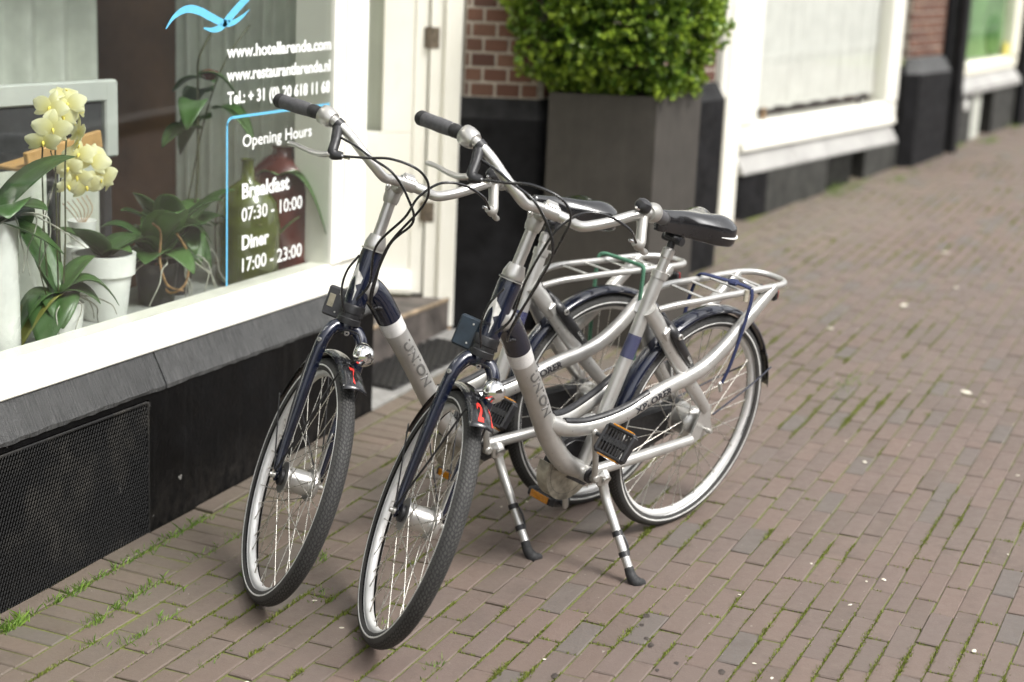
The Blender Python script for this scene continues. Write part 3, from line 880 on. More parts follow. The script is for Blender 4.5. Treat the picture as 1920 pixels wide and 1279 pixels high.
    ribbon([(4.057, 1.650), (4.09, 1.679), (4.13, 1.698), (4.175, 1.705), (4.23, 1.696), (4.29, 1.676), (4.35, 1.659), (4.40, 1.659), (4.45, 1.676), (4.49, 1.697)], lambda t: .0012 + .0115 * math.sin(math.pi * min(1, t * 1.02)) ** .8, 'blue_wave')
    ribbon([(4.245, 1.647), (4.29, 1.640), (4.335, 1.647), (4.375, 1.672), (4.42, 1.70), (4.47, 1.728), (4.54, 1.765)], lambda t: .0015 + .012 * math.sin(math.pi * min(1, max(.02, t * .8))) ** .8, 'blue_wave')
    # room behind the window
    mb = MB()
    mb.add([(.3, 7.2, .1), (5.9, 7.2, .1), (5.9, 7.2, 2.8), (.3, 7.2, 2.8)], [(0, 1, 2, 3)])
    mb.add([(.3, 3.1, .1), (.3, 7.2, .1), (.3, 7.2, 2.8), (.3, 3.1, 2.8)], [(0, 1, 2, 3)])
    part(mb, 'room_wall', 'room_brown')
    mb = MB(); mb.add([(5.30, 3.16, .1), (5.9, 7.2, .1), (5.9, 7.2, 2.8), (5.30, 3.16, 2.8)], [(0, 1, 2, 3)]); part(mb, 'room_wall', 'room_brown')
    mb = MB(); mb.add([(.3, 3.02, .12), (5.9, 3.02, .12), (5.9, 7.2, .12), (.3, 7.2, .12)], [(0, 1, 2, 3)]); part(mb, 'room_floor', 'room_floor')
    mb = MB(); mb.add([(.3, 3.12, 2.81), (5.9, 3.12, 2.81), (5.9, 7.2, 2.81), (.3, 7.2, 2.81)], [(0, 1, 2, 3)]); part(mb, 'room_ceiling', 'room_pale')
    mb = MB(); mb.box((2.75, 3.27, .735), (5.0, .386, .03), None, .004); part(mb, 'window_shelf', 'shelf')
    mb = MB()   # boarded panelling, added this near the window to catch its light
    for k in range(16):
        x0_ = 3.3 + k * .16; mb.box((x0_ + .08, 4.62, 1.45), (.157, .03, 2.7), None, .006)
        part(mb, 'room_partition', 'room_brown')
    # entrance: stone slab, step, splayed door and pier ------------------------------------
    P0 = Vector((6.425, 3.209, 0)); a = math.radians(-64); d = Vector((math.cos(a), math.sin(a), 0)); nr = Vector((math.sin(a), -math.cos(a), 0))
    D = lambda u, n, z: P0 + d * u + nr * n + Vector((0, 0, z))
    RZ = Matrix.Rotation(a, 3, 'Z')
    def dbox(mb, u0, u1, n0, n1, z0, z1, bev=.003):
        return mb.box(D((u0 + u1) / 2, (n0 + n1) / 2, (z0 + z1) / 2), (u1 - u0, abs(n1 - n0), z1 - z0), RZ, bev)
    for x0_, x1_, y0_, y1_ in ((5.262, 5.86, 2.957, 3.222), (5.864, 6.47, 2.957, 3.222)):
        mb = MB()
        mb.add([P3(x0_, y0_, .004), P3(x1_, y0_, .004), P3(x1_, y1_, .006), P3(x0_, y1_, .006), P3(x0_, y0_, -.05), P3(x1_, y0_, -.05), P3(x1_, y1_, -.05), P3(x0_, y1_, -.05)],
               [(0, 1, 2, 3), (0, 4, 5, 1), (1, 5, 6, 2), (2, 6, 7, 3), (3, 7, 4, 0)])
        part(mb, 'threshold_slab', 'slab')
    poly = [(5.25, 3.226), (6.408, 3.226), (6.36, 3.36), (5.98, 4.1), (5.55, 4.0)]
    mb = MB(); mb.prism(poly, lambda p, q: (p, q, .1), lambda p, q: (p, q, .401)); part(mb, 'door_step', 'step')
    mb = MB(); mb.bar((5.25, 3.2295, .397), (6.408, 3.2295, .397), .014, .018, .004); part(mb, 'step_nosing', 'step_edge')
    mb = MB(); mb.add([(5.23, 3.07, .3), (5.97, 4.1, .3), (5.97, 4.1, 2.7), (5.23, 3.07, 2.7)], [(0, 1, 2, 3)]); part(mb, 'porch_wall', 'cream')
    # door leaf
    mb = MB()
    dbox(mb, -.93, -.149, -.06, -.014, .412, 1.112)
    dbox(mb, -.340, -.1495, -.06, -.014, 1.113, 2.5)
    dbox(mb, -.93, -.84, -.06, -.014, 1.113, 2.5); dbox(mb, -.839, -.341, -.06, -.014, 2.35, 2.5)
    dbox(mb, -.205, -.1497, -.0135, -.008, .413, 2.49, .002)
    door = part(mb, 'door', 'white'); door['label'] = 'white entrance door with a narrow dark glass light'
    mb = MB(); dbox(mb, -.838, -.342, -.044, -.038, 1.116, 2.348, 0); mb.build('door_glass', 'glass_b', door)
    mb = MB(); dbox(mb, -.90, -.30, -.12, -.10, .42, 2.6, 0); part(mb, 'door_blind', 'room_pale')
    mb = MB(); mb.prism([(-.0135, .418), (.030, .418), (.034, .440), (.026, .452), (.010, .505), (-.0135, .512)], lambda p, q: D(-.92, p, q), lambda p, q: D(-.196, p, q)); mb.build('weather_bar', 'white', door)
    for z in (1.478, .735):
        mb = MB(); dbox(mb, -.168, -.150, -.0075, -.003, z, z + .088, .001); dbox(mb, -.140, -.104, .0045, .008, z, z + .088, .001)
        mb.tube([D(-.146, .004, z - .004), D(-.146, .004, z + .092)], .0065, 10, 1); mb.build('hinge', 'hinge', door)
    # door post
    mb = MB(); dbox(mb, -.142, -.086, -.10, .004, .275, 2.7); dbox(mb, -.085, -.006, -.10, .016, .275, 2.7, .005); dbox(mb, -.076, -.064, .0162, .020, .28, 2.7, .002)
    part(mb, 'door_post', 'white')
    mb = MB(); dbox(mb, -.05, -.008, -.06, .012, gz(6.42) - .01, .274, .004); f = part(mb, 'post_foot', 'wood'); f['label'] = 'bare rotten brown foot of the white door post'
    mb = MB(); dbox(mb, -1.0, 0, -.1, -.02, 2.5, 2.75); part(mb, 'door_head', 'white')
    # pier: black stone base with a sloped shoulder, brick above
    base_b = [(6.406, 3.222), (6.551, 2.906), (6.562, 2.893), (6.585, 2.877), (6.62, 2.868), (8.225, 2.614), (8.245, 2.622), (8.33, 3.2), (6.75, 3.6), (6.53, 3.35)]
    cen = Vector((7.2, 3.15))
    def inset(q, k):
        v = Vector(q) - cen; n_ = v.normalized(); return Vector(q) - n_ * k
    top_b = [(6.434, 3.208), (6.572, 2.921), (6.583, 2.912), (6.60, 2.904), (6.63, 2.899), (8.19, 2.654), (8.21, 2.664), (8.29, 3.2), (6.75, 3.58), (6.55, 3.34)]
    n = len(base_b)
    vs = [(x, y, gz(x) - .03) for x, y in base_b] + [(x, y, 1.193) for x, y in base_b]
    mb = MB(); mb.add(vs, [(i, (i + 1) % n, n + (i + 1) % n, n + i) for i in range(n)]); part(mb, 'pier_base', 'stone_dark')
    vs = [(x, y, 1.193) for x, y in base_b] + [(x, y, 1.279) for x, y in top_b]
    mb = MB(); mb.add(vs, [(i, (i + 1) % n, n + (i + 1) % n, n + i) for i in range(n)]); part(mb, 'pier_shoulder', 'stone_skylit')
    core = [(6.437, 3.210), (6.575, 2.926), (6.60, 2.911), (8.18, 2.663), (8.28, 3.2), (6.75, 3.57), (6.55, 3.33)]
    n = len(core); vs = [(x, y, 1.279) for x, y in core] + [(x, y, 2.75) for x, y in core]
    mb = MB(); mb.add(vs, [(i, (i + 1) % n, n + (i + 1) % n, n + i) for i in range(n)] + [tuple(range(n, 2 * n))])
    corep = part(mb, 'brick_pier', 'mortar')
    def brick_mesh(L, h=.0515, dep=.05):
        mb = MB(); mb.box((0, 0, 0), (L, dep, h), None, .003); return mb.mesh('brick')
    cache = {}
    def brick(o, ang, pos, L):
        k = round(L, 3)
        if k not in cache:
            cache[k] = brick_mesh(k); cache[k].materials.append(M['brick'])
        b = bpy.data.objects.new('brick', cache[k]); COL.objects.link(b); b.parent = o
        b.matrix_basis = Matrix.Translation(pos) @ Matrix.Rotation(ang + random.gauss(0, .004), 4, 'Z') @ Matrix.Rotation(random.gauss(0, .006), 4, 'Y')
    def course(o, pa, pb, z, unit, off, skip=None):
        pa, pb = Vector((*pa, 0)), Vector((*pb, 0)); e = (pb - pa); L = e.length; e.normalize(); nn = Vector((e.y, -e.x, 0)); ang = math.atan2(e.y, e.x)
        s = -off
        while s < L - .012:
            a_, b_ = max(0, s), min(L, s + unit)
            if b_ - a_ > .02: brick(o, ang, pa + e * ((a_ + b_) / 2) + nn * (-.0215 + random.gauss(0, .0008)) + Vector((0, 0, z + random.gauss(0, .0006))), b_ - a_ - .0105)
            s += unit
    for r in range(9):
        z = 1.312 + r * .0625
        course(corep, (6.437, 3.210), (6.575, 2.922), z, .1085, 0.03 if r % 2 else .083)
        course(corep, (6.60, 2.911), (8.18, 2.663), z, .214, 0 if r % 2 else .107)
    return T, brick, course
hotel, brick_at, brick_course = build_hotel()

# ------------------------------------------------------------------ the neighbouring front, and the one beyond
def build_neighbours(course):
    A = math.radians(-8.1); P1 = Vector((9.363, 2.841, 0)); e = Vector((math.cos(A), math.sin(A), 0)); nn = Vector((math.sin(A), -math.cos(A), 0))
    W = lambda u, n, z: P1 + e * u + nn * n + Vector((0, 0, z))
    RZ = Matrix.Rotation(A, 3, 'Z')
    def bx(mb, u0, u1, n0, n1, z0, z1, bev=.004): return mb.box(W((u0 + u1) / 2, (n0 + n1) / 2, (z0 + z1) / 2), (u1 - u0, abs(n1 - n0), z1 - z0), RZ, bev)
    T = thing('shopfront', 'cream framed shopfront with pale net curtain and grey stone sill, right of the planter', 'building', W(1.2, 0, gz(10.5)))
    def part(mb, name, mat): return inv_place(mb.build(name, mat), T)
    # post and plinth
    mb = MB(); bx(mb, -.33, -.06, -.2, -.005, gz(9) - .02, 2.75, .012); bx(mb, -.062, -.006, -.2, -.03, gz(9.2) - .02, 2.75, .008); bx(mb, -.28, -.12, -.006, .012, .42, 2.75, .006)
    part(mb, 'corner_post', 'white')
    def ring(poly, z0, z1, k0=0, k1=0):
        n = len(poly); vs = []
        for (u, q) in poly: p = W(u, q, 0); vs.append((p.x, p.y, z0 if z0 is not None else gz(p.x) - .03))
        for (u, q) in poly: p = W(u, q, 0); vs.append((p.x, p.y, z1))
        mb = MB(); mb.add(vs, [(i, (i + 1) % n, n + (i + 1) % n, n + i) for i in range(n)] + [tuple(range(n, 2 * n))]); return mb
    part(ring([(.0, -.12), (.02, -.045), (.06, -.02), (.36, -.001), (.40, -.05), (.40, -.2), (0, -.2)], None, .662), 'plinth_corner', 'stone_dark')
    part(ring([(.361, 0), (1.275, 0), (1.275, -.3), (.361, -.3)], None, .662), 'plinth', 'stone_plinth')
    part(ring([(1.92, 0), (2.52, 0), (2.52, -.3), (1.92, -.3)], None, .662), 'plinth', 'stone_plinth')
    mb = MB(); bx(mb, 1.276, 1.919, -.3, -.12, .4, .655, 0); part(mb, 'vent_recess', 'dark_void')
    for k in range(13):
        mb = MB(); u = 1.30 + k * .033; bx(mb, u, u + .012, -.03, -.012, gz(10.9) - .02, .66, .002); part(mb, 'vent_bar', 'stone_plinth')
    for a, b in ((.0, .78), (.786, 1.30), (1.306, 1.9), (1.906, 2.50)):
        mb = MB(); mb.prism([(.006, .655), (.006, .668), (-.055, .775), (-.12, .778), (-.12, .655)], lambda p, q: W(a, p - (.05 if a == 0 else 0) * 0, q), lambda p, q: W(b, p, q)); part(mb, 'sill_stone', 'stone_top')
    # frame
    mb = MB(); mb.prism([(-.03, .782), (-.02, .79), (-.02, .825), (-.035, .832), (-.2, .832), (-.2, .782)], lambda p, q: W(.03, p, q), lambda p, q: W(2.5, p, q))
    mb.prism([(-.028, .833), (-.028, .92), (-.05, .945), (-.2, .945), (-.2, .833)], lambda p, q: W(.0, p, q), lambda p, q: W(2.495, p, q)); part(mb, 'window_frame', 'white')
    for a, b in ((-.004, .195), (2.295, 2.497)):
        mb = MB(); mb.prism([(a, -.03), (a + .02, -.018), (b - .02, -.018), (b, -.03), (b, -.16), (a, -.16)], lambda p, q: W(p, q, .946), lambda p, q: W(p, q, 2.6)); part(mb, 'window_jamb', 'white')
    mb = MB(); bx(mb, -.33, 2.6, -.18, -.01, 2.601, 3.3); part(mb, 'window_head', 'cream')
    mb = MB(); bx(mb, .196, 2.294, -.068, -.062, .947, 2.6, 0); part(mb, 'glass_pane', 'glass_b')
    mb = MB(); bx(mb, .198, 2.292, -.5, -.17, .90, .93, .003); part(mb, 'window_shelf', 'stone_dark')
    mb = MB(); bx(mb, -.3, 2.6, -3.0, -2.9, .3, 2.8, 0); bx(mb, -.3, 2.6, -3.0, -.2, .3, .34, 0); bx(mb, -.3, -.26, -3, -.25, .3, 2.8, 0); bx(mb, 2.56, 2.6, -3, -.25, .3, 2.8, 0); bx(mb, -.3, 2.6, -3, -.2, 2.78, 2.82, 0); part(mb, 'room_shell', 'room_brown')
    # pier of dark stone and brick
    mb = ring([(2.525, .01), (2.60, .09), (3.26, .09), (3.30, -.02), (3.30, -.3), (2.525, -.3)], None, 1.13); part(mb, 'pier_base', 'stone_dark')
    pb = [(2.525, .01), (2.60, .09), (3.26, .09), (3.30, -.02)]; pt = [(2.545, -.01), (2.63, .03), (3.23, .03), (3.28, -.04)]
    mb = MB(); mb.add([W(u, q, 1.13) for u, q in pb] + [W(u, q, 1.235) for u, q in pt], [(i, i + 1, 5 + i, 4 + i) for i in range(3)] + [(4, 5, 6, 7)]); part(mb, 'pier_shoulder', 'bluestone')
    mb = MB(); bx(mb, 2.555, 3.255, -.3, .0, 1.236, 2.75, 0); core = part(mb, 'brick_pier', 'mortar')
    for r in range(9):
        a_, b_ = W(2.55, .004, 0), W(3.26, .004, 0)
        course(core, (a_.x, a_.y), (b_.x, b_.y), 1.27 + r * .0625, .214, 0 if r % 2 else .107)
    # curtain and things on the window shelf
    c = thing('net_curtain', 'pale grey net curtain hanging in the cream framed shopfront window', 'curtain', W(1.2, -.3, .98))
    n = 260; vs = []; fs = []
    for i in range(n + 1):
        u = .2 + 2.085 * i / n; q = -.125 + .007 * math.sin(u * 55 + 1.5 * math.sin(u * 7)) + .01 * math.sin(u * 23 + 1)
        hem = .995 + .012 * abs(math.sin(u * 11))
        vs += [W(u, q, hem), W(u, q, hem + .045), W(u, q, 2.6)]
    fs = [(3 * i + j, 3 * i + 3 + j, 3 * i + 4 + j, 3 * i + 1 + j) for i in range(n) for j in range(2)]
    mb = MB(); mb.add(vs, fs, True); inv_place(mb.build('curtain_cloth', 'net'), c)
    mb = MB(); mb.tube([W(.2, -.125, 2.59), W(2.29, -.125, 2.59)], .01, 8, 1); inv_place(mb.build('curtain_rail', 'chair_white'), c)
    for u, col, lab in ((.42, 'twig_tan', 'small brownish ornament at the left end of the curtained window shelf'), (1.95, 'chair_dark', 'small dark ornament at the right end of the curtained window shelf')):
        mb = MB(); mb.lathe([(.0, .0), (.015, .0), (.017, .03), (.012, .05), (.007, .06), (.010, .07), (.0, .078)], W(u, -.088, .946), (0, 0, 1), 14); tag(mb.build('ornament', col), lab, 'ornament')

    T2 = thing('green_window_house', 'house front with a green filled window and grey plinth at the far right', 'building', W(4.6, 0, gz(14)))
    def part2(mb, name, mat): return inv_place(mb.build(name, mat), T2)
    mb = MB(); bx(mb, 3.31, 3.60, -.3, .03, .4, 3.2, .01); part2(mb, 'black_pilaster', 'stone_dark')
    mb = MB(); mb.tube([W(3.44, .085, gz(12.8)), W(3.44, .085, 3.2)], .043, 16, 1); mb.lathe([(.05, -.03), (.05, .03)], W(3.44, .085, .95), (0, 0, 1), 16); part2(mb, 'downpipe', 'pipe')
    part2(ring([(3.60, .0), (4.10, 0), (4.10, -.3), (3.60, -.3)], None, .905), 'plinth', 'stone_plinth')
    part2(ring([(4.62, .0), (5.22, 0), (5.22, -.3), (4.62, -.3)], None, .935), 'plinth', 'stone_plinth')
    part2(ring([(4.10, -.02), (4.38, -.02), (4.38, -.1), (4.10, -.1)], None, .915), 'pale_grille', 'grille_pale')
    mb = MB(); bx(mb, 4.385, 4.62, -.25, -.2, .45, .93, 0); part2(mb, 'cellar_opening', 'dark_void')
    mb = MB(); mb.prism([(.03, .905), (.035, .945), (-.03, 1.035), (-.2, 1.04), (-.2, .905)], lambda p, q: W(3.60, p, q), lambda p, q: W(5.25, p, q + .03)); part2(mb, 'sill_stone', 'stone_top')
    mb = MB(); mb.prism([(-.02, 1.045), (-.01, 1.125), (-.05, 1.14), (-.2, 1.14), (-.2, 1.045)], lambda p, q: W(3.60, p, q), lambda p, q: W(5.2, p, q + .03)); part2(mb, 'window_frame', 'cream')
    mb = MB(); bx(mb, 5.02, 5.2, -.16, -.01, 1.172, 3.0); part2(mb, 'window_jamb', 'cream')
    mb = MB(); bx(mb, 3.60, 5.02, -.066, -.06, 1.16, 3.0, 0); part2(mb, 'glass_pane', 'glass_b')
    mb = MB(); bx(mb, 3.61, 5.015, -.115, -.10, 1.172, 3.0, 0); part2(mb, 'green_blind', 'green_panel')
    mb = MB(); bx(mb, 5.21, 5.9, -.3, .06, .4, 3.2, .01); part2(mb, 'black_pilaster', 'stone_dark')
    mb = MB(); bx(mb, 5.91, 9.5, -.3, .0, .5, 3.2, .01); part2(mb, 'brick_wall', 'house_brick')
    mb = MB(); mb.lathe([(0, 0), (.16, 0), (.16, .02), (0, .025)], W(4.72, -.098, 1.34), nn, 24); tag(mb.build('green_disc', 'green_deep'), 'dark green round decoration hanging behind the green window', 'decoration')
    mb = MB(); bx(mb, 4.955, 5.015, -.056, -.05, 1.165, 1.27, 0); tag(mb.build('yellow_tag', 'yellow'), 'small yellow tag stuck in the corner of the green window', 'tag')
    mb = MB(); mb.lathe([(0, 0), (.045, 0), (.045, .012), (0, .016)], W(3.93, .0, .83), nn, 18); tag(mb.build('wall_plate', 'white_sticker'), 'small round white plate on the grey plinth under the green window', 'plate')
build_neighbours(brick_course)

# ------------------------------------------------------------------ across the street (seen only in the panes)
def build_opposite():
    for k, (x0, x1, h, lab) in enumerate(((-14, -4, 9.5, 'brick house across the street behind the camera, left of two'), (-3.9, 13, 10.5, 'wide brick house across the street behind the camera'))):
        T = thing('brick_house', lab, 'building', ((x0 + x1) / 2, -15, 0), 'houses across the street')
        mb = MB(); mb.box(((x0 + x1) / 2, -16, h / 2), (x1 - x0, 2, h + 1.5)); inv_place(mb.build('wall', 'house_brick'), T)
        n = int((x1 - x0) / 2.2)
        for i in range(n):
            for j in range(3):
                xc = x0 + 1.1 + i * 2.2; zc = 1.6 + j * 3.0
                mb = MB(); mb.box((xc, -14.97, zc), (1.25, .1, 1.9), None, .01); w = inv_place(mb.build('window', 'white'), T)
                mb = MB(); mb.box((xc, -14.915, zc), (1.05, .02, 1.7)); mb.build('pane', 'dark_void', w)
    for i, (x, lab) in enumerate(((-5.5, 'street tree across the road behind the camera, leftmost'), (1.5, 'street tree across the road behind the camera, middle'), (9.0, 'street tree across the road behind the camera, rightmost'))):
        T = thing('street_tree', lab, 'tree', (x, -10.5, 0), 'trees across the street')
        mb = MB(); mb.tube([(x, -10.5, -.2), (x + .1, -10.45, 1.5), (x - .05, -10.5, 3.2), (x, -10.5, 5.5)], [.2, .16, .13, .05], 10)
        for q in range(5):
            a = q * 1.26 + i; mb.tube([(x, -10.5, 3 + .35 * q), (x + math.cos(a) * .8, -10.5 + math.sin(a) * .8, 4 + .35 * q), (x + math.cos(a) * 1.6, -10.5 + math.sin(a) * 1.6, 4.6 + .35 * q)], [.08, .05, .02], 7)
        inv_place(mb.build('trunk', 'bark'), T)
        m = 2600; c = RNG.normal(0, 1, (m, 3)); c /= np.linalg.norm(c, axis=1)[:, None]; c *= (RNG.random(m) ** .4)[:, None] * np.array([2.1, 2.1, 1.9]); c += np.array([x, -10.5, 5.4])
        dv = RNG.normal(0, 1, (m, 3)); dv /= np.linalg.norm(dv, axis=1)[:, None]; ev = np.cross(dv, RNG.normal(0, 1, (m, 3))); ev /= np.linalg.norm(ev, axis=1)[:, None]
        s = .09; v = np.stack([c - dv * s, c + ev * s * .6, c + dv * s, c - ev * s * .6], 1).reshape(-1, 3)
        inv_place(np_mesh('crown', v, np.arange(m * 4).reshape(m, 4), 'tree_leaf', None, np.repeat(RNG.random(m), 4)), T)
build_opposite()

# ------------------------------------------------------------------ doormat, planter, box bush
def build_street_things():
    # rubber mat with a raised honeycomb of ribs
    T = thing('doormat', 'black rubber doormat with a honeycomb of ribs, lying before the entrance step', 'doormat', P3(5.85, 3.09))
    rz = Matrix.Rotation(-.05, 3, 'Z'); c = Vector((5.86, 3.094, 0))
    def mp(p):
        q = rz @ Vector((p.x, p.y, 0)); X = c.x + q.x; return (X, c.y + q.y, gz(X) + p.z + .006)
    mb = MB(); mb.box((0, 0, .004), (.72, .235, .008), None, .003); mb.map(mp); inv_place(mb.build('base_sheet', 'mat_rubber'), T)
    mb = MB(); s = .0205
    for i in range(22):
        for j in range(8):
            cx = -.345 + i * s * 1.62 ; cy = -.104 + j * s * 1.56 + (i % 2) * s * .78
            if abs(cy) > .108 or abs(cx) > .35: continue
            n = 6; ro = s * .93; ri = s * .62; vs = []
            for k in range(n):
                a = math.pi / 3 * k; vs += [(cx + ro * math.cos(a), cy + ro * math.sin(a), .0081), (cx + ro * .96 * math.cos(a), cy + ro * .96 * math.sin(a), .016), (cx + ri * math.cos(a), cy + ri * math.sin(a), .016), (cx + ri * .9 * math.cos(a), cy + ri * .9 * math.sin(a), .0081)]
            mb.add(vs, [(4 * k + j2, 4 * ((k + 1) % n) + j2, 4 * ((k + 1) % n) + j2 + 1, 4 * k + j2 + 1) for k in range(n) for j2 in range(3)])
    mb.map(mp); r = inv_place(mb.build('ribs', 'mat_rubber'), T); r['kind'] = 'stuff'
    # planter: tall square tub standing a little askew
    nl, nrr, fr = Vector((6.50, 2.838)), Vector((6.532, 2.366)), Vector((6.975, 2.325)); fl = nl + fr - nrr
    top = {'nl': 1.320, 'nr': 1.335, 'fr': 1.335, 'fl': 1.320}
    T = thing('planter', 'tall square charcoal planter standing against the dark stone pier', 'planter', P3(6.74, 2.59))
    cor = [nl, nrr, fr, fl]; zt = [1.322, 1.336, 1.335, 1.322]; cen = sum(cor, Vector((0, 0))) / 4
    vs = []
    for q in cor: vs.append((q.x, q.y, gz(q.x) - .004))
    for q, z in zip(cor, zt): vs.append((q.x, q.y, z - .004))
    for q, z in zip(cor, zt): w = cen + (q - cen) * .992; vs.append((w.x, w.y, z))
    for q, z in zip(cor, zt): w = cen + (q - cen) * .90; vs.append((w.x, w.y, z))
    for q, z in zip(cor, zt): w = cen + (q - cen) * .90; vs.append((w.x, w.y, z - .05))
    fs = [(4 * k + i, 4 * k + (i + 1) % 4, 4 * k + 4 + (i + 1) % 4, 4 * k + 4 + i) for k in range(4) for i in range(4)]
    mb = MB(); mb.add(vs, fs); inv_place(mb.build('tub', 'planter'), T)
    mb = MB(); mb.add([(*(cen + (q - cen) * .9), z - .03) for q, z in zip(cor, zt)], [(0, 1, 2, 3)]); inv_place(mb.build('soil', 'bark_mix'), T)
    # clipped box
    T = thing('box_bush', 'clipped box bush with bright green tips growing in the charcoal planter', 'shrub', (cen.x, cen.y, 1.3))
    mb = MB()
    for k in range(9):
        a = k * .7; r0 = .03 + .012 * k
        mb.tube([(cen.x + math.cos(a) * .02, cen.y + math.sin(a) * .02, 1.27), (cen.x + math.cos(a) * r0 * 1.4, cen.y + math.sin(a) * r0 * 1.4, 1.5), (cen.x + math.cos(a) * r0 * 2.6, cen.y + math.sin(a) * r0 * 2.4, 1.75 + .02 * k)], [.014, .010, .004], 6)
    inv_place(mb.build('stem', 'bark'), T)
    C0 = np.array([6.74, 2.64, 1.72]); H = np.array([.40, .435, .415])
    m = 4000
    dirs = RNG.normal(0, 1, (m, 3)); dirs /= np.linalg.norm(dirs, axis=1)[:, None]
    k = (np.abs(dirs[:, 0]) ** 3.4 + np.abs(dirs[:, 1]) ** 3.4 + np.abs(dirs[:, 2]) ** 3.4) ** (-1 / 3.4)
    rad = 1 - np.abs(RNG.normal(0, .11, m)); rad[RNG.random(m) < .25] *= RNG.uniform(.55, .95)
    lump = np.array([.045 * math.sin(9 * d_[0] + 2) * math.cos(8 * d_[1] + 1) + .04 * math.sin(11 * d_[2] + 3 * d_[1]) for d_ in dirs])
    tipc = C0 + dirs * (k * (rad + lump))[:, None] * H              # sprig tips
    keep = ~((tipc[:, 2] < 1.325) & (np.abs(tipc[:, 0] - cen.x) < .25) & (np.abs(tipc[:, 1] - cen.y) < .26)) & (tipc[:, 2] > 1.30)
    tipc, dirs, rad = tipc[keep], dirs[keep], rad[keep]; m = len(tipc)
    grow = dirs * .8 + RNG.normal(0, .45, (m, 3)) + np.array([0, 0, .35]); grow /= np.linalg.norm(grow, axis=1)[:, None]
    per = 11
    V = np.zeros((m * per, 4, 3)); Tn = np.zeros((m * per, 4))
    fresh = np.clip((rad - .78) * 3.2, 0, 1) * RNG.random(m) ** .55
    for q in range(per):
        t = q / (per - 1)
        ctr = tipc - grow * (.062 * (1 - t))[..., None] if np.ndim(t) else tipc - grow * (.062 * (1 - t))
        rr = RNG.normal(0, 1, (m, 3)); side = np.cross(grow, rr); side /= np.linalg.norm(side, axis=1)[:, None]
        ld = side * (.85 - .45 * t) + grow * (.45 + .5 * t); ld /= np.linalg.norm(ld, axis=1)[:, None]
        wd = np.cross(ld, RNG.normal(0, .5, (m, 3)) + grow); wd /= np.linalg.norm(wd, axis=1)[:, None]
        L = (.022 + .009 * RNG.random(m))[:, None]; Wd = L * .40
        i = np.arange(m) * per + q
        V[i, 0] = ctr; V[i, 1] = ctr + ld * L * .5 + wd * Wd; V[i, 2] = ctr + ld * L; V[i, 3] = ctr + ld * L * .5 - wd * Wd
        Tn[i] = np.clip(fresh * (.25 + .9 * t) + RNG.normal(.06, .06, m), 0, 1)[:, None]
    n = m * per
    inv_place(np_mesh('foliage', V.reshape(-1, 3), np.arange(n * 4).reshape(n, 4), 'box_leaf', None, Tn.ravel()), T)
build_street_things()
# ------------------------------------------------------------------ bicycles
WB, RT, HEAD, OFF = 1.14, 0.35, math.radians(67.95), 0.0293     # wheelbase, wheel radius, head angle, fork offset
AXD = Vector((-math.cos(HEAD), 0, math.sin(HEAD)))              # steering axis, pointing up and back
BASE = Vector((WB, 0, RT)) - Vector((math.sin(HEAD), 0, math.cos(HEAD))) * OFF
def axis_pt(t): return BASE + AXD * t

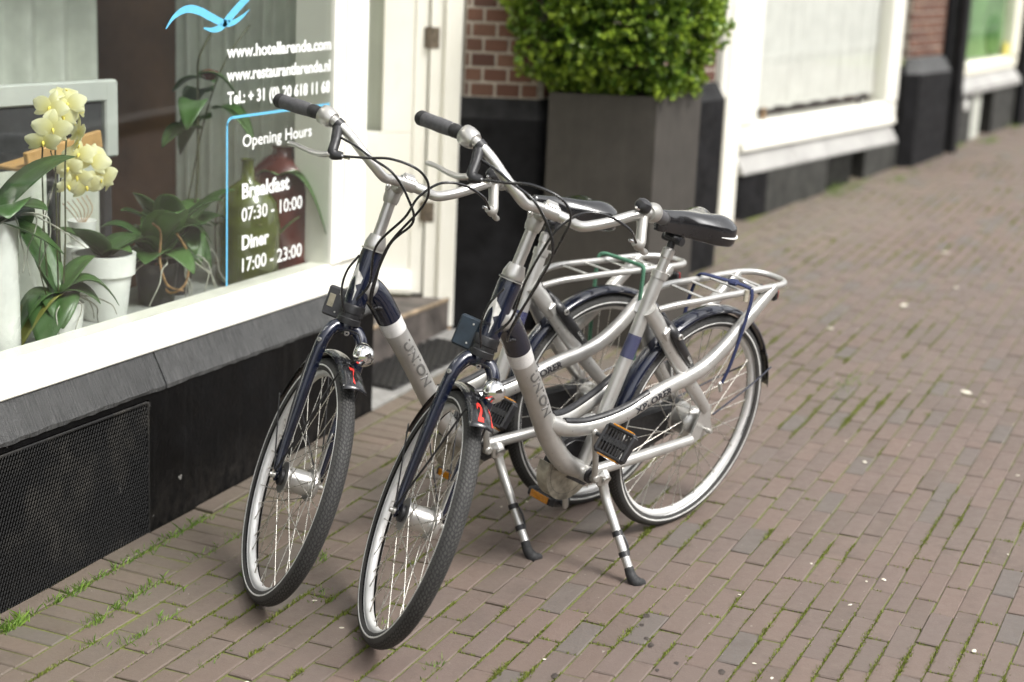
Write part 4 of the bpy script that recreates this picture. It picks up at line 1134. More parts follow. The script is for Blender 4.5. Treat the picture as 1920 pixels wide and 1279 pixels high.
def make_bike(label, origin, fwv, lv, uv_, steer, number, box_mat, variant):
    mw = Matrix(((fwv[0], lv[0], uv_[0], origin[0]), (fwv[1], lv[1], uv_[1], origin[1]), (fwv[2], lv[2], uv_[2], origin[2]), (0, 0, 0, 1)))
    T = thing('bicycle', label, 'bicycle', group='silver rental bicycles on the pavement', matrix=mw)
    RS = Matrix.Rotation(steer, 3, AXD)
    st = lambda p: BASE + RS @ (Vector(p) - BASE)               # turns a point of the front assembly with the handlebar
    def part(mb, name, mat, parent=T): return mb.build(name, mat, parent)
    def fpart(mb, name, mat, parent=T): return mb.map(st).build(name, mat, parent)

    # ---- frame
    dt = [(.905, 0, .862), (.862, 0, .838), (.825, 0, .788), (.782, 0, .712), (.745, 0, .652), (.700, 0, .575), (.652, 0, .487), (.602, 0, .410), (.545, 0, .347), (.475, 0, .305)]
    P_dt = catmull(dt, 8)
    mb = MB(); mb.tube(dt, [.0335, .0355, .0350, .0335, .0325, .0318, .0315, .031, .030, .027], 22, 8)
    down = part(mb, 'main_tube', 'silver')
    def along(P, s0):
        """point and frame at arc length s0 on a polyline"""
        acc = 0.
        for i in range(len(P) - 1):
            L = (P[i + 1] - P[i]).length
            if acc + L >= s0 or i == len(P) - 2:
                t = (P[i + 1] - P[i]).normalized(); return P[i] + t * (s0 - acc), t
            acc += L
    def sleeve(P, s0, s1, r, mat, name, parent, uvd=False, n=14, seg=28):
        pts = [along(P, s0 + (s1 - s0) * i / n)[0] for i in range(n + 1)]
        T_, N_, B_ = frames(pts); mb = MB(); vs = []
        for i in range(n + 1):
            rr = r(i / n) if callable(r) else r
            for k in range(seg): a = 2 * math.pi * k / seg; vs.append(pts[i] + N_[i] * math.cos(a) * rr + B_[i] * math.sin(a) * rr)
        fs = [(i * seg + k, i * seg + (k + 1) % seg, (i + 1) * seg + (k + 1) % seg, (i + 1) * seg + k) for i in range(n) for k in range(seg)]
        mb.add(vs, fs, True)
        rm = r(.5) if callable(r) else r
        for i in range(n):
            for k in range(seg): mb.uv[i * seg + k] = [((2 * math.pi * (k + b) / seg) * rm, (s0 + (s1 - s0) * (i + a) / n)) for a, b in ((0, 0), (0, 1), (1, 1), (1, 0))]
        return mb.build(name, mat, parent)
    sleeve(P_dt, .035, .155, lambda t: .0364 - .0010 * t, 'navy', 'navy_sleeve', down)
    sleeve(P_dt, .155, .200, lambda t: .0353 - .0010 * t, 'lattice_white', 'lattice_band', down)
    # outlined maker's name along the tube's left side
    def tube_text(txt, P, s0, s1, r, ang, cap, mat, parent, updir, bold=0., flip=False):
        def fn(x, y):
            c, t = along(P, x); B = Vector(updir) - t * Vector(updir).dot(t); B.normalize(); Nn = B.cross(t)
            if Nn.y < 0: Nn = -Nn
            a = ang + y / r
            return c + (Nn * math.cos(a) + B * math.sin(a)) * r
        return lettering('lettering', txt, fn, mat, parent, s0, s1, -cap / 2, cap, bold, 4)
    tube_text('UNION', P_dt, .232, .40, .0337, .0, .028, 'grey_print', down, (-.8, 0, .5), .022)
    # head tube with its collar, clamp ring and badge
    mb = MB(); mb.lathe([(.0, 0), (.0302, 0), (.031, .02), (.0298, .10), (.031, .165), (.0295, .182), (.0, .182)], axis_pt(.485), AXD, 26)
    ht = part(mb, 'head_tube', 'navy')
    mb = MB(); mb.lathe([(.0335, 0), (.034, .004), (.034, .016), (.0322, .018), (.0322, .03), (.034, .032), (.034, .052), (.0315, .056)], axis_pt(.452), AXD, 24); mb.box(axis_pt(.478) + Vector((-.012, .027, 0)), (.014, .012, .016), None, .002); part(mb, 'clamp_ring', 'black', ht)
    def badge(a, s):   # on the front left of the tube
        ax = AXD; f = Vector((math.sin(HEAD), 0, math.cos(HEAD))); l = Vector((0, 1, 0))
        return axis_pt(.565 + s) + (f * math.cos(a) + l * math.sin(a)) * .0316
    vs = []; n = 14
    outline = [(-.5, -.042), (.45, -.042), (.5, -.015), (.28, -.004), (.62, .004), (.66, .018), (.40, .028), (.12, .034), (-.1, .052), (-.22, .040), (-.5, .0)]
    mb = MB(); mb.add([badge(.12 + a * 1.15, s * 1.1) for a, s in outline], [tuple(range(len(outline)))]); part(mb, 'head_badge', 'white_sticker', ht)
    lettering('lettering', 'UNION', lambda x, y: badge(.12 + x, y) + Vector((.0004, .0002, 0)), 'dark_print', ht, -.42, .42, -.030, .009, .02, 2)
    mb = MB(); mb.lathe([(.0, .0), (.028, 0), (.0295, .003), (.0295, .016), (.022, .040), (.0, .040)], axis_pt(.668), AXD, 24); part(mb, 'headset_collar', 'alloy', ht)
    mb = MB(); mb.lathe([(.0345, 0), (.0345, .003)], axis_pt(.664), AXD, 24); mb.lathe([(.015, 0), (.0345, .0)], axis_pt(.664), AXD, 24); part(mb, 'headset_washer', 'alloy_dull', ht)
    # wheel sensor / lock box carried on the clamp ring, towards the front right
    bc = axis_pt(.500) + Vector((.018, -.056, .002))
    Ry = Matrix.Rotation(-(math.pi / 2 - HEAD), 3, 'Y') @ Matrix.Rotation(.42, 3, 'Z')
    mb = MB(); mb.box(bc, (.026, .060, .084), Ry, .005); bxo = part(mb, 'sensor_box', box_mat)
    mb = MB(); mb.box(axis_pt(.505) + Vector((.004, -.028, 0)), (.02, .03, .05), Ry, .002); part(mb, 'bracket', 'black', bxo)
    for s in (-1, 1):
        mb = MB(); mb.lathe([(0, 0), (.0028, 0), (.0028, .0012), (0, .0018)], bc + Ry @ Vector((.0132, .012, .026 * s)), Ry @ Vector((1, 0, 0)), 10); part(mb, 'screw', 'alloy', bxo)
    if variant == 1:
        mb = MB(); mb.box(bc + Ry @ Vector((.0132, -.010, .002)), (.002, .019, .036), Ry, .0006); part(mb, 'display', 'lcd', bxo)
    # seat tube, post, clamp
    stp = [(.464, 0, .318), (.36, 0, .582), (.255, 0, .866)]
    mb = MB(); mb.tube(stp, .0202, 20, 6); seat_t = part(mb, 'seat_tube', 'silver')
    P_st = catmull(stp, 6)
    sleeve(P_st, .335, .405, .0207, 'lattice_navy', 'lattice_band', seat_t)
    mb = MB(); dd = (Vector(stp[2]) - Vector(stp[1])).normalized(); mb.lathe([(.0205, 0), (.0232, .001), (.0232, .021), (.0205, .022), (.0152, .022)], Vector(stp[2]) - dd * .008, dd, 22); mb.tube([Vector(stp[2]) + Vector((-.018, -.006, .004)), Vector(stp[2]) + Vector((-.026, .02, .002))], .004, 8, 1); part(mb, 'seat_clamp', 'alloy', seat_t)
    mb = MB(); a = Vector(stp[2]) - dd * (.022 if variant == 1 else 0); mb.tube([a, a + dd * .06], .0150, 18, 1); mb.lathe([(.015, 0), (.018, .004), (.018, .028), (.012, .034), (.0, .034)], a + dd * .052, dd, 18); post = part(mb, 'seat_post', 'alloy')
    mb = MB(); mb.tube([a + dd * .08, a + dd * .118], .0115, 14, 1); mb.box(a + dd * .118 + Vector((.0, 0, .004)), (.05, .045, .02), None, .006); mb.tube([a + dd * .112 + Vector((0, -.034, 0)), a + dd * .112 + Vector((0, .034, 0))], .0125, 14, 1); part(mb, 'saddle_clamp', 'black', post)
    # twin tubes sweeping from the main tube past the seat tube up to the carrier
    P_side = {}
    for s in (1, -1):
        pts = [(.648, .012 * s, .500), (.60, .024 * s, .478), (.53, .037 * s, .468), (.45, .051 * s, .474), (.375, .061 * s, .490), (.30, .068 * s, .517), (.222, .070 * s, .536), (.139, .070 * s, .548), (.056, .070 * s, .570), (-.021, .070 * s, .613), (-.071, .070 * s, .653), (-.12, .070 * s, .692), (-.197, .070 * s, .750), (-.225, .070 * s, .771)]
        mb = MB(); mb.tube(pts, [.0245, .0245, .0245, .0245, .0240, .0235, .022, .018], 18, 6, flat=.85, flat_axis=(0, 1, 0)); sd = part(mb, 'side_tube', 'silver')
        P_side[s] = (catmull(pts, 6), sd)
        # dark protective strip on top of the front half
        mb = MB(); mb.tube([(p[0], p[1], p[2] + .017) for p in pts[1:6]], .0140, 12, 6, flat=.9, flat_axis=(0, 1, 0)); part(mb, 'chafe_strip', 'black', sd)
        # seat stay, chain stay, dropout
        mb = MB(); mb.tube([(.292, .016 * s, .775), (.232, .036 * s, .690), (.145, .055 * s, .570), (.06, .064 * s, .474), (.006, .066 * s, .415)], [.0255, .0245, .0225, .021, .018], 16, 6, flat=.72, flat_axis=(0, 1, 0)); part(mb, 'seat_stay', 'silver')
        mb = MB(); mb.tube([(.452, .028 * s, .306), (.34, .047 * s, .316), (.2, .060 * s, .322), (.055, .066 * s, .324)], [.018, .0175, .017, .0155], 14, 6); part(mb, 'chain_stay', 'silver')
        y0, y1 = .0625 * s, .0695 * s
        poly = [(.022, .438), (.058, .345), (.075, .333), (.070, .312), (.04, .312), (-.028, .330), (-.034, .352), (-.022, .38), (-.018, .425)]
        mb = MB(); mb.prism(poly, lambda p, q: (p, y0, q), lambda p, q: (p, y1, q)); part(mb, 'dropout', 'silver')
    tube_text('XPLORER', P_side[1][0], .30, .445, .0226, .10, .0205, 'dark_print', P_side[1][1], (0, 0, 1), .028)
    # mirrored reading direction: text must run front to back on the left side
    mb = MB(); mb.tube([(.472, -.036, .302), (.472, .036, .302)], .0245, 20, 1); bb = part(mb, 'bottom_bracket', 'silver')
    mb = MB(); mb.lathe([(.0, .0), (.022, 0), (.022, .01), (.013, .012), (.013, .03)], (.472, .036, .302), (0, 1, 0), 18); part(mb, 'bearing_cup', 'black', bb)

    # ---- wheels
    def wheel(name, cen, lat, fwd, hub_r, brake_side, front):
        cen, lat, fwd = Vector(cen), Vector(lat), Vector(fwd); upv = lat.cross(fwd) * -1
        upv = fwd.cross(lat)
        prof = [(.3175, -.0125), (.3165, -.0105), (.306, -.0118), (.3000, -.0065), (.2985, 0), (.3000, .0065), (.306, .0118), (.3165, .0105), (.3175, .0125)]
        mb = MB(); mb.lathe(prof, cen, lat, 72, 60); rim = part(mb, name, 'rim')
        pr = []
        for k in range(15):
            a = math.radians(-128 + 256 * k / 14); pr.append((.3265 + .0235 * math.cos(a), .0245 * math.sin(a)))
        mb = MB(); mb.lathe(pr, cen, lat, 80, 80, uv=.35); part(mb, 'tyre', 'tyre', rim)
        for s in (-1, 1):
            pr = [(.3275, s * .0243), (.3270, s * .0249), (.3232, s * .0247), (.3228, s * .0240)]
            mb = MB(); mb.lathe(pr, cen, lat, 80, 80); part(mb, 'reflective_stripe', 'stripe', rim)
        for s in (1, -1):
            if not front:
                def rt_(x_, y_, s=s):
                    a = math.radians(196) - s * x_ / .31 * s; r_ = .3108 + y_
                    return cen + lat * (s * .0122) + (fwd * math.cos(a) + upv * math.sin(a)) * r_
                if s > 0: lettering('lettering', 'UNION', rt_, 'dark_print', rim, -.03, .03, -.0045, .009, .03, 2)
        w = .034
        if front: hp = [(.006, -.05), (.012, -.048), (.012, -.040), (.044, -.0385), (.0445, -.0355), (.033, -.034), (.0315, -.026), (.0335, -.024), (.0335, .024), (.0315, .026), (.033, .034), (.0445, .0355), (.044, .0385), (.012, .040)]
        else: hp = [(.006, -.058), (.014, -.056), (.020, -.040), (.050, -.034), (.0505, -.030), (.045, -.027), (.047, -.015), (.047, .010), (.053, .014), (.054, .026), (.049, .036), (.036, .048), (.014, .054)]
        mb = MB(); mb.lathe(hp, cen, lat, 32, 30); hub = part(mb, 'hub', 'alloy', rim)
        for s in (-1, 1):
            e = .078 if front else .098
            mb = MB(); mb.lathe([(.0048, .045), (.0048, e - .018), (.0085, e - .018), (.0085, e - .010), (.0075, e - .009), (.0068, e), (.0, e + .001)] if s > 0 else [(.0048, .045), (.0048, e - .018), (.0095, e - .018), (.0095, e - .008), (.0068, e - .006), (.0062, e), (.0, e + .001)], cen, lat * s, 12); part(mb, 'axle_nut', 'alloy_dull', rim)
            if front:
                mb = MB(); mb.lathe([(.012, .0405), (.024, .0415), (.024, .050), (.012, .054)], cen, lat * s, 20); part(mb, 'hub_cap', 'black', rim)
        fr_ = .0425 if front else .045; n = 36
        for k in range(n):
            s = 1 if k % 2 else -1; out = 1 if (k // 2) % 2 else -1
            a_r = 2 * math.pi * k / n; a_h = a_r + out * math.radians(58)
            pa = cen + lat * (s * .036 if front else s * .032) + (fwd * math.cos(a_h) + upv * math.sin(a_h)) * fr_
            pb = cen + lat * (s * .003) + (fwd * math.cos(a_r) + upv * math.sin(a_r)) * .299
            mb = MB(); mb.tube([pa, pb], .0014, 5, 1, cap=False); dv = (pa - pb).normalized(); mb.tube([pb - dv * .002, pb + dv * .013], .0021, 6, 1)
            part(mb, 'spoke', 'spoke', rim)
        if brake_side:
            mb = MB(); mb.lathe([(.046, .0), (.047, .006), (.040, .015), (.02, .018), (.01, .018)], cen + lat * brake_side * .0405, lat * brake_side, 28); part(mb, 'drum_brake', 'alloy', rim)
        return rim
    ra = (0, 0, RT); wheel('wheel', ra, (0, 1, 0), (1, 0, 0), .045, 0, False)
    fa = st((WB, 0, RT)); fl_ = RS @ Vector((0, 1, 0)); ff_ = RS @ Vector((1, 0, 0))
    wheel('wheel', fa, fl_, ff_, .034, 1, True)

    # ---- fork
    mb = MB()
    crown = axis_pt(.436)
    mb.lathe([(.0, -.012), (.020, -.012), (.0225, 0), (.0225, .016), (.0, .016)], crown, AXD, 20)
    for s in (1, -1):
        mb.tube([crown + Vector((0, .004 * s, .004)), crown + Vector((.004, .034 * s, .002)), (.982, .056 * s, .715), (1.012, .0605 * s, .640), (1.060, .0605 * s, .520), (1.106, .0605 * s, .412), (1.134, .0595 * s, .362)], [.0178, .0178, .0170, .0165, .015, .0125, .0100], 16, 6)
        mb.box((1.139, .0595 * s, .351), (.026, .007, .03), None, .003)
    fork = fpart(mb, 'fork', 'navy')
    for s in (1, -1):
        mb = MB(); mb.lathe([(.0, 0), (.0058, 0), (.0058, .006), (.003, .0065), (.003, .004)], Vector((.986, .060 * s, .716)) + Vector((.014, .01 * s, .0)), (.6, .75 * s, .25), 12); fpart(mb, 'brake_boss', 'alloy', fork)
    mb = MB(); mb.lathe([(.0, 0), (.0075, 0), (.0075, .006), (.0038, .0065), (.0036, .003)], crown + Vector((.019, 0, .0)), (1, 0, .1), 14); fpart(mb, 'crown_bolt', 'alloy', fork)
    mb = MB(); mb.tube([(1.148, .0515, .338), (1.128, .0515, .39), (1.098, .052, .455), (1.085, .053, .487)], [.019, .016, .011, .008], 12, 4, flat=.22, flat_axis=(0, 1, 0), round_end=True); fpart(mb, 'brake_arm', 'alloy', fork)

    # ---- mudguards: thin curved shells with real thickness
    def guard(cx, a0, a1, r, halfw, n, mat, name, fn, flare=None):
        mb = MB(); prof = [(-1, -.010), (-.86, -.003), (-.5, .0035), (0, .006), (.5, .0035), (.86, -.003), (1, -.010)]
        vs = []; m = len(prof)
        for i in range(n + 1):
            t = math.radians(a0 + (a1 - a0) * i / n); hw = halfw * (flare(i / n) if flare else 1)
            for k, (q, dr) in enumerate(prof): vs.append((cx + (r + dr) * math.sin(t), q * hw, RT + (r + dr) * math.cos(t)))
            for k, (q, dr) in enumerate(prof): vs.append((cx + (r + dr - .0022) * math.sin(t), q * (hw - .001), RT + (r + dr - .0022) * math.cos(t)))
        fs = []
        for i in range(n):
            for k in range(m - 1):
                a_ = i * 2 * m + k; b_ = (i + 1) * 2 * m + k; fs += [(a_, b_, b_ + 1, a_ + 1), (a_ + m, a_ + m + 1, b_ + m + 1, b_ + m)]
            for k in (0, m - 1): fs.append((i * 2 * m + k, (i + 1) * 2 * m + k, (i + 1) * 2 * m + m + k, i * 2 * m + m + k))
        for i in (0, n): fs += [(i * 2 * m + k, i * 2 * m + k + 1, i * 2 * m + m + k + 1, i * 2 * m + m + k) for k in range(m - 1)]
        mb.add(vs, fs, True)
        return fn(mb, name, mat)
    fg = guard(WB, -88, 7, .369, .0275, 40, 'black_gloss', 'mudguard', fpart)
    rg = guard(0, -64, 78, .369, .0285, 48, 'navy', 'mudguard', part)
    g2 = guard(0, -83, -63.5, .3705, .0290, 10, 'black_gloss', 'mud_flap', lambda mb, n_, m_: mb.build(n_, m_, rg), lambda t: 1.05 - .06 * t)
    for s in (1, -1):
        mb = MB(); t = math.radians(-50)
        mb.tube([(WB + .369 * math.sin(t), .031 * s, RT + .369 * math.cos(t)), (WB + .2 * math.sin(t), .052 * s, RT + .2 * math.cos(t)), (WB - .012, .064 * s, RT + .02)], .0022, 6, 4); fpart(mb, 'mudguard_stay', 'black', fg)
        mb = MB(); t = math.radians(1); mb.tube([(WB + .366 * math.sin(t), .033 * s, RT + .366 * math.cos(t)), (WB + .015, .052 * s, RT + .2), (WB + .004, .068 * s, RT + .016)], .0030, 7, 4); fpart(mb, 'mudguard_stay', 'black', fg)
        mb = MB(); t = math.radians(-84)
        mb.tube([(WB + .369 * math.sin(t), .030 * s, RT + .369 * math.cos(t)), (WB - .02, .064 * s, RT + .005)], .0022, 6, 1); fpart(mb, 'mudguard_stay', 'black', fg)
        mb = MB(); t = math.radians(-72)
        mb.tube([(.372 * math.sin(t), .031 * s, RT + .372 * math.cos(t)), (-.20, .055 * s, .43), (-.028, .072 * s, .392)], .003, 7, 4); part(mb, 'mudguard_stay', 'navy', rg)
    # number flap at the tip of the front mudguard
    mb = MB(); vs = []; n = 6; m = 7
    def plate(u, v, lift=0.):     # u -1..1 across, v 0 (top) .. 1 (bottom)
        t = math.radians(-4 + 18 * v); r = .3775 + .014 * v + lift
        drop = .010 * u * u
        return Vector((WB + (r - drop) * math.sin(t), u * (.0305 + .0045 * v), RT + (r - drop) * math.cos(t)))
    for lift in (0, -.002):
        for i in range(n + 1):
            for k in range(m): vs.append(plate(-1 + 2 * k / (m - 1), i / n, lift))
    q = (n + 1) * m
    fs = [(i * m + k, i * m + k + 1, (i + 1) * m + k + 1, (i + 1) * m + k) for i in range(n) for k in range(m - 1)]
    fs += [tuple(q + x for x in f[::-1]) for f in fs]
    fs += [(n * m + k, n * m + k + 1, q + n * m + k + 1, q + n * m + k) for k in range(m - 1)] + [(i * m + e, (i + 1) * m + e, q + (i + 1) * m + e, q + i * m + e) for i in range(n) for e in (0, m - 1)]
    mb.add(vs, fs, True); npl = fpart(mb, 'number_plate', 'black_gloss')
    v, f = text_geo(number, .035, 6); v = v - (v.min(0) + v.max(0)) / 2; k = .72 / (v[:, 1].max() - v[:, 1].min())
    for uc in (-.14, .86) if number == '2' else (.02,):
        mb = MB(); mb.add([plate(uc + a * k * .95 * (1 if uc < .5 else .35), .47 - b * k, .0012) for a, b in v], f); fpart(mb, 'number', 'red_print', npl)
    # headlamp on the mudguard
    lc = Vector((WB + .42 * math.sin(math.radians(-4)), .020, RT + .420 * math.cos(math.radians(-4))))
    mb = MB(); mb.lathe([(.0, -.040), (.010, -.039), (.020, -.026), (.028, -.004), (.0295, .007), (.028, .012)], lc, (1, .1, -.12), 28); lamp = fpart(mb, 'headlamp', 'chrome')
    mb = MB(); mb.lathe([(.0281, .0115), (.025, .021), (.016, .029), (.0, .033)], lc, (1, .1, -.12), 28); fpart(mb, 'lens', 'chrome', lamp)
    mb = MB(); mb.bar(lc + Vector((-.01, -.004, -.018)), lc + Vector((-.02, -.012, -.046)), .014, .006, .001); fpart(mb, 'lamp_bracket', 'black', lamp)
    mb = MB(); mb.tube([lc + Vector((-.03, 0, 0)), lc + Vector((-.07, -.02, .02)), crown + Vector((.02, -.03, -.02)), (1.03, -.066, .60), (1.12, -.066, .40)], .0022, 6, 6); fpart(mb, 'lamp_wire', 'black', lamp)

    # ---- stem and handlebar
    q0, q1 = axis_pt(.70), axis_pt(.825)
    mb = MB(); mb.tube([q0, q1], .0160, 18, 1); stem = fpart(mb, 'quill', 'alloy')
    clamp = Vector((.869, 0, 1.174))
    mb = MB(); mb.lathe([(.0, -.012), (.0195, -.012), (.0225, 0), (.0225, .030), (.017, .044), (0, .046)], q1 - AXD * .012, AXD, 20)
    mid = q1 + AXD * .018
    mb.tube([mid, mid.lerp(clamp, .45) + Vector((0, 0, .004)), clamp + Vector((-.012, 0, -.008))], [.019, .016, .0185], 16, 4); mb.tube([mid + Vector((0, -.0215, 0)), mid + Vector((0, .0215, 0))], .0155, 18, 1)
    stem_b = fpart(mb, 'stem', 'alloy_dull')
    mb = MB(); mb.tube([clamp + Vector((0, -.021, 0)), clamp + Vector((0, .021, 0))], .0195, 20, 1); mb.box(clamp + Vector((-.004, 0, .019)), (.03, .034, .010), None, .004); fpart(mb, 'bar_clamp', 'alloy', stem_b)
    for s in (1, -1):
        mb = MB(); mb.lathe([(.0, 0), (.006, 0), (.006, .004), (.003, .0045), (.0028, .002)], mid + Vector((0, .0215 * s, 0)), (0, s, 0), 12); fpart(mb, 'pivot_bolt', 'chrome', stem_b)
    half = [(.0, 1.174, .869), (.045, 1.176, .880), (.078, 1.184, .905), (.115, 1.203, .902), (.155, 1.223, .886), (.20, 1.246, .862), (.244, 1.258, .834), (.285, 1.245, .775), (.318, 1.222, .722), (.350, 1.196, .668)]
    pts = [(x, -y, z) for y, z, x in half[::-1]] + [(x, y, z) for y, z, x in half[1:]]
    mb = MB(); mb.tube(pts, lambda t: .0136 if abs(t - .5) > .06 else .0150, 18, 6); bar = fpart(mb, 'handlebar', 'alloy')
    G = lambda s, y: Vector((np.interp(y, [h[0] for h in half], [h[2] for h in half]), s * y, np.interp(y, [h[0] for h in half], [h[1] for h in half])))
    for s in (1, -1):
        a_, b_ = G(s, .272), G(s, .353); dd_ = (b_ - a_).normalized()
        ln = (b_ - a_).length + .012
        mb = MB(); mb.lathe([(.0138, 0), (.0182, .001), (.0182, .014), (.0172, .016), (.0172, .040), (.0185, .043), (.0185, .058), (.018, .060)], a_ - dd_ * .02, dd_, 22, 25); fpart(mb, 'twist_sleeve', 'rubber', bar)
        mb = MB(); L0 = .036; mb.lathe([(.0165, 0), (.018, .006), (.0192, .03), (.0198, .055), (.0188, .08), (.0195, ln - L0 - .004), (.0165, ln - L0 + .002), (.008, ln - L0 + .006), (0, ln - L0 + .007)], a_ + dd_ * L0, dd_, 24, 50); g = fpart(mb, 'grip', 'grip_grey', bar)
        mb = MB(); mb.lathe([(.0196, ln - L0 - .022), (.0200, ln - L0 - .003), (.0168, ln - L0 + .003), (.008, ln - L0 + .0072), (0, ln - L0 + .0078)], a_ + dd_ * L0, dd_, 24, 50); fpart(mb, 'grip_cap', 'rubber', bar)
        # shifter ring and cable boot
        c_ = G(s, .252); d2 = (G(s, .268) - G(s, .238)).normalized()
        mb = MB(); mb.lathe([(.013, -.018), (.020, -.017), (.025, -.006), (.027, .010), (.026, .024), (.018, .030)], c_ + d2 * .006, d2, 24, 50)
        fpart(mb, 'shifter' if s < 0 else 'grip_collar', 'alloy' if s < 0 else 'alloy_dull', bar)
        # brake lever
        c_ = G(s, .232); pv = Vector((.918, .236 * s, 1.203))
        mb = MB(); d3 = (G(s, .242) - G(s, .222)).normalized(); mb.lathe([(.0135, -.009), (.0175, -.008), (.0175, .008), (.0135, .009)], c_, d3, 18); mb.tube([c_ + Vector((.004, 0, -.006)), c_.lerp(pv, .5) + Vector((.006, 0, -.002)), pv, pv + Vector((.014, -.022 * s, .008))], [.0165, .0155, .016, .0105], 12, 5, flat=.85, flat_axis=(0, 1, 0)); lv_ = fpart(mb, 'brake_lever', 'black' if s < 0 else 'alloy_dull', bar)
        mb = MB(); mb.tube([pv + Vector((-.002, .006 * s, -.004)), pv + Vector((-.022, .022 * s, -.022)), pv + Vector((-.062, .044 * s, -.040)), pv + Vector((-.105, .062 * s, -.054)), pv + Vector((-.138, .078 * s, -.068))], [.0120, .011, .0095, .0085, .0095], 12, 5, flat=.65, flat_axis=(.3, .2 * s, 1), round_end=True); fpart(mb, 'lever_blade', 'alloy', bar)
        mb = MB(); mb.tube([pv + Vector((.010, -.018 * s, .006)), pv + Vector((.024, -.040 * s, .012))], [.0052, .0042], 10, 1); fpart(mb, 'cable_adjuster', 'chrome', bar)
    # bell on the left side
    c_ = G(1, .218)
    mb = MB(); mb.lathe([(.0, .030), (.010, .0295), (.019, .024), (.0225, .014), (.0225, .006), (.0205, .002), (.0, .001)], c_ + Vector((-.004, 0, .013)), (-.15, .1, 1), 26); bell = fpart(mb, 'bell', 'black', bar)
    mb = MB(); mb.bar(c_ + Vector((.016, -.012, .020)), c_ + Vector((.026, -.026, .026)), .007, .006, .001); fpart(mb, 'bell_striker', 'chrome', bar)

    # ---- cables: from the levers round the stem into the frame
    def cable(front_pts, frame_pts, r=.0036, name='cable'):
        P = [st(p) for p in front_pts] + [Vector(p) for p in frame_pts]
        mb = MB(); mb.tube(P, r, 8, 8); return part(mb, name, 'black_gloss')
    lat = .0
    cable([(.868, -.240, 1.236), (.928, -.192, 1.248), (.968, -.148, 1.246), (1.001, -.094, 1.241), (1.020, -.035, 1.199), (1.028, .006, 1.142)], [(.922, .15, 1.013) if variant == 2 else (.91, .14, 1.01), (.925, .085, .877), (.895, .045, .810), (.868, .030, .800)])
    cable([(.944, -.214, 1.216), (.978, -.166, 1.247), (1.012, -.117, 1.280), (1.034, -.048, 1.286), (1.040, -.004, 1.255), (1.030, .009, 1.191)], [(.915, .14, 1.008), (.920, .092, .894), (.900, .050, .826), (.872, .028, .806)])
    cable([(.944, .214, 1.216), (.978, .167, 1.256), (.992, .096, 1.273), (1.001, .035, 1.259), (1.005, -.003, 1.204), (1.011, -.014, 1.139)], [(.938, .118, 1.004), (.930, .082, .893), (.950, .050, .840)] )
    cable([], [(.950, .060, .968), (.976, .040, .922), (.985, .030, .866), (.975, .030, .80)], .0032)
    mb = MB(); mb.tube([(.868, .0295, .800), (.852, .030, .796)], .005, 8, 1); part(mb, 'cable_stop', 'black')

    # ---- saddle
    halfo = catmull([(.306, 0, 0), (.303, .010, 0), (.290, .0175, 0), (.262, .0215, 0), (.222, .0265, 0), (.183, .038, 0), (.148, .056, 0), (.112, .075, 0), (.076, .087, 0), (.046, .087, 0), (.022, .074, 0), (.012, .050, 0), (.018, .025, 0), (.032, 0, 0)], 4)
    outl = [(p.x, p.y) for p in halfo] + [(p.x, -p.y) for p in halfo[-2:0:-1]]
    SD = .022 if variant == 1 else 0.          # the saddle of the farther bicycle is set lower
    m = len(outl); zc = lambda x: 1.022 + .16 * (x - .06)
    def top_z(x, y, rho):
        z = zc(x) + .010 - .030 * rho ** 2.6
        if x < .17: q = (.17 - x) / .15; z += q * (.009 * math.exp(-((abs(y) - .05) / .026) ** 2) - .011 * math.exp(-(y / .016) ** 2))
        return z
    vs = []; rings = 0
    for rho in (.12, .3, .5, .68, .82, .92, .98, 1.0):
        for x, y in outl:
            sx = min(max(x, .085), .285); px, py = sx + (x - sx) * rho, y * rho
            vs.append((px, py, top_z(px, py, rho) - (.004 if rho == 1.0 else 0) - SD))
        rings += 1
    for drop, k in ((.012, 1.004), (.026, 1.0), (.038, .985), (.047, .955), (.050, .90), (.046, .80)):
        for x, y in outl:
            sx = min(max(x, .085), .285); dr = drop * (.55 + .45 * min(1, max(0, (.27 - x) / .15)))
            vs.append((sx + (x - sx) * k, y * k, top_z(x, y, 1.0) - .004 - dr - SD))
        rings += 1
    fs = [(r * m + i, r * m + (i + 1) % m, (r + 1) * m + (i + 1) % m, (r + 1) * m + i) for r in range(rings - 1) for i in range(m)] + [tuple(range(m)), tuple((rings - 1) * m + i for i in range(m))]
    mb = MB(); mb.add(vs, fs, True); sad = part(mb, 'saddle', 'saddle')
    for s in (1, -1):
        mb = MB(); mb.tube([(.250, .010 * s, 1.002 - SD), (.20, .020 * s, .985 - SD), (.14, .022 * s, .984 - SD), (.085, .036 * s, 1.0 - SD)], .0036, 8, 5); part(mb, 'saddle_rail', 'alloy_dull', sad)
        mb = MB(); mb.tube([(x_ - .001, y_ * 1.012 * s, top_z(x_, y_, 1.0) - .026 - SD) for x_, y_ in ((.0155, .032), (.0115, .050), (.0215, .0743), (.045, .0875), (.076, .0875), (.10, .080))], [.001, .0028, .0032, .003, .001], 8, 5); part(mb, 'saddle_piping', 'stripe', sad)
    for s in (1, -1):
        mb = MB(); mb.box((.06, .05 * s, .958 - SD), (.032, .022, .014), None, .004); part(mb, 'saddle_bumper', 'black', sad)

    # ---- carrier
    mb = MB()
    arc = [(.262, .026, .772), (.205, .052, .787), (.13, .070, .791), (.04, .070, .788), (-.06, .070, .782), (-.16, .070, .778), (-.235, .069, .773), (-.29, .058, .768), (-.322, .034, .764), (-.332, 0, .762)]
    loop = arc + [(x, -y, z) for x, y, z in arc[-2::-1]]
    mb.tube(loop, .0100, 12, 6); rack = part(mb, 'carrier', 'silver')
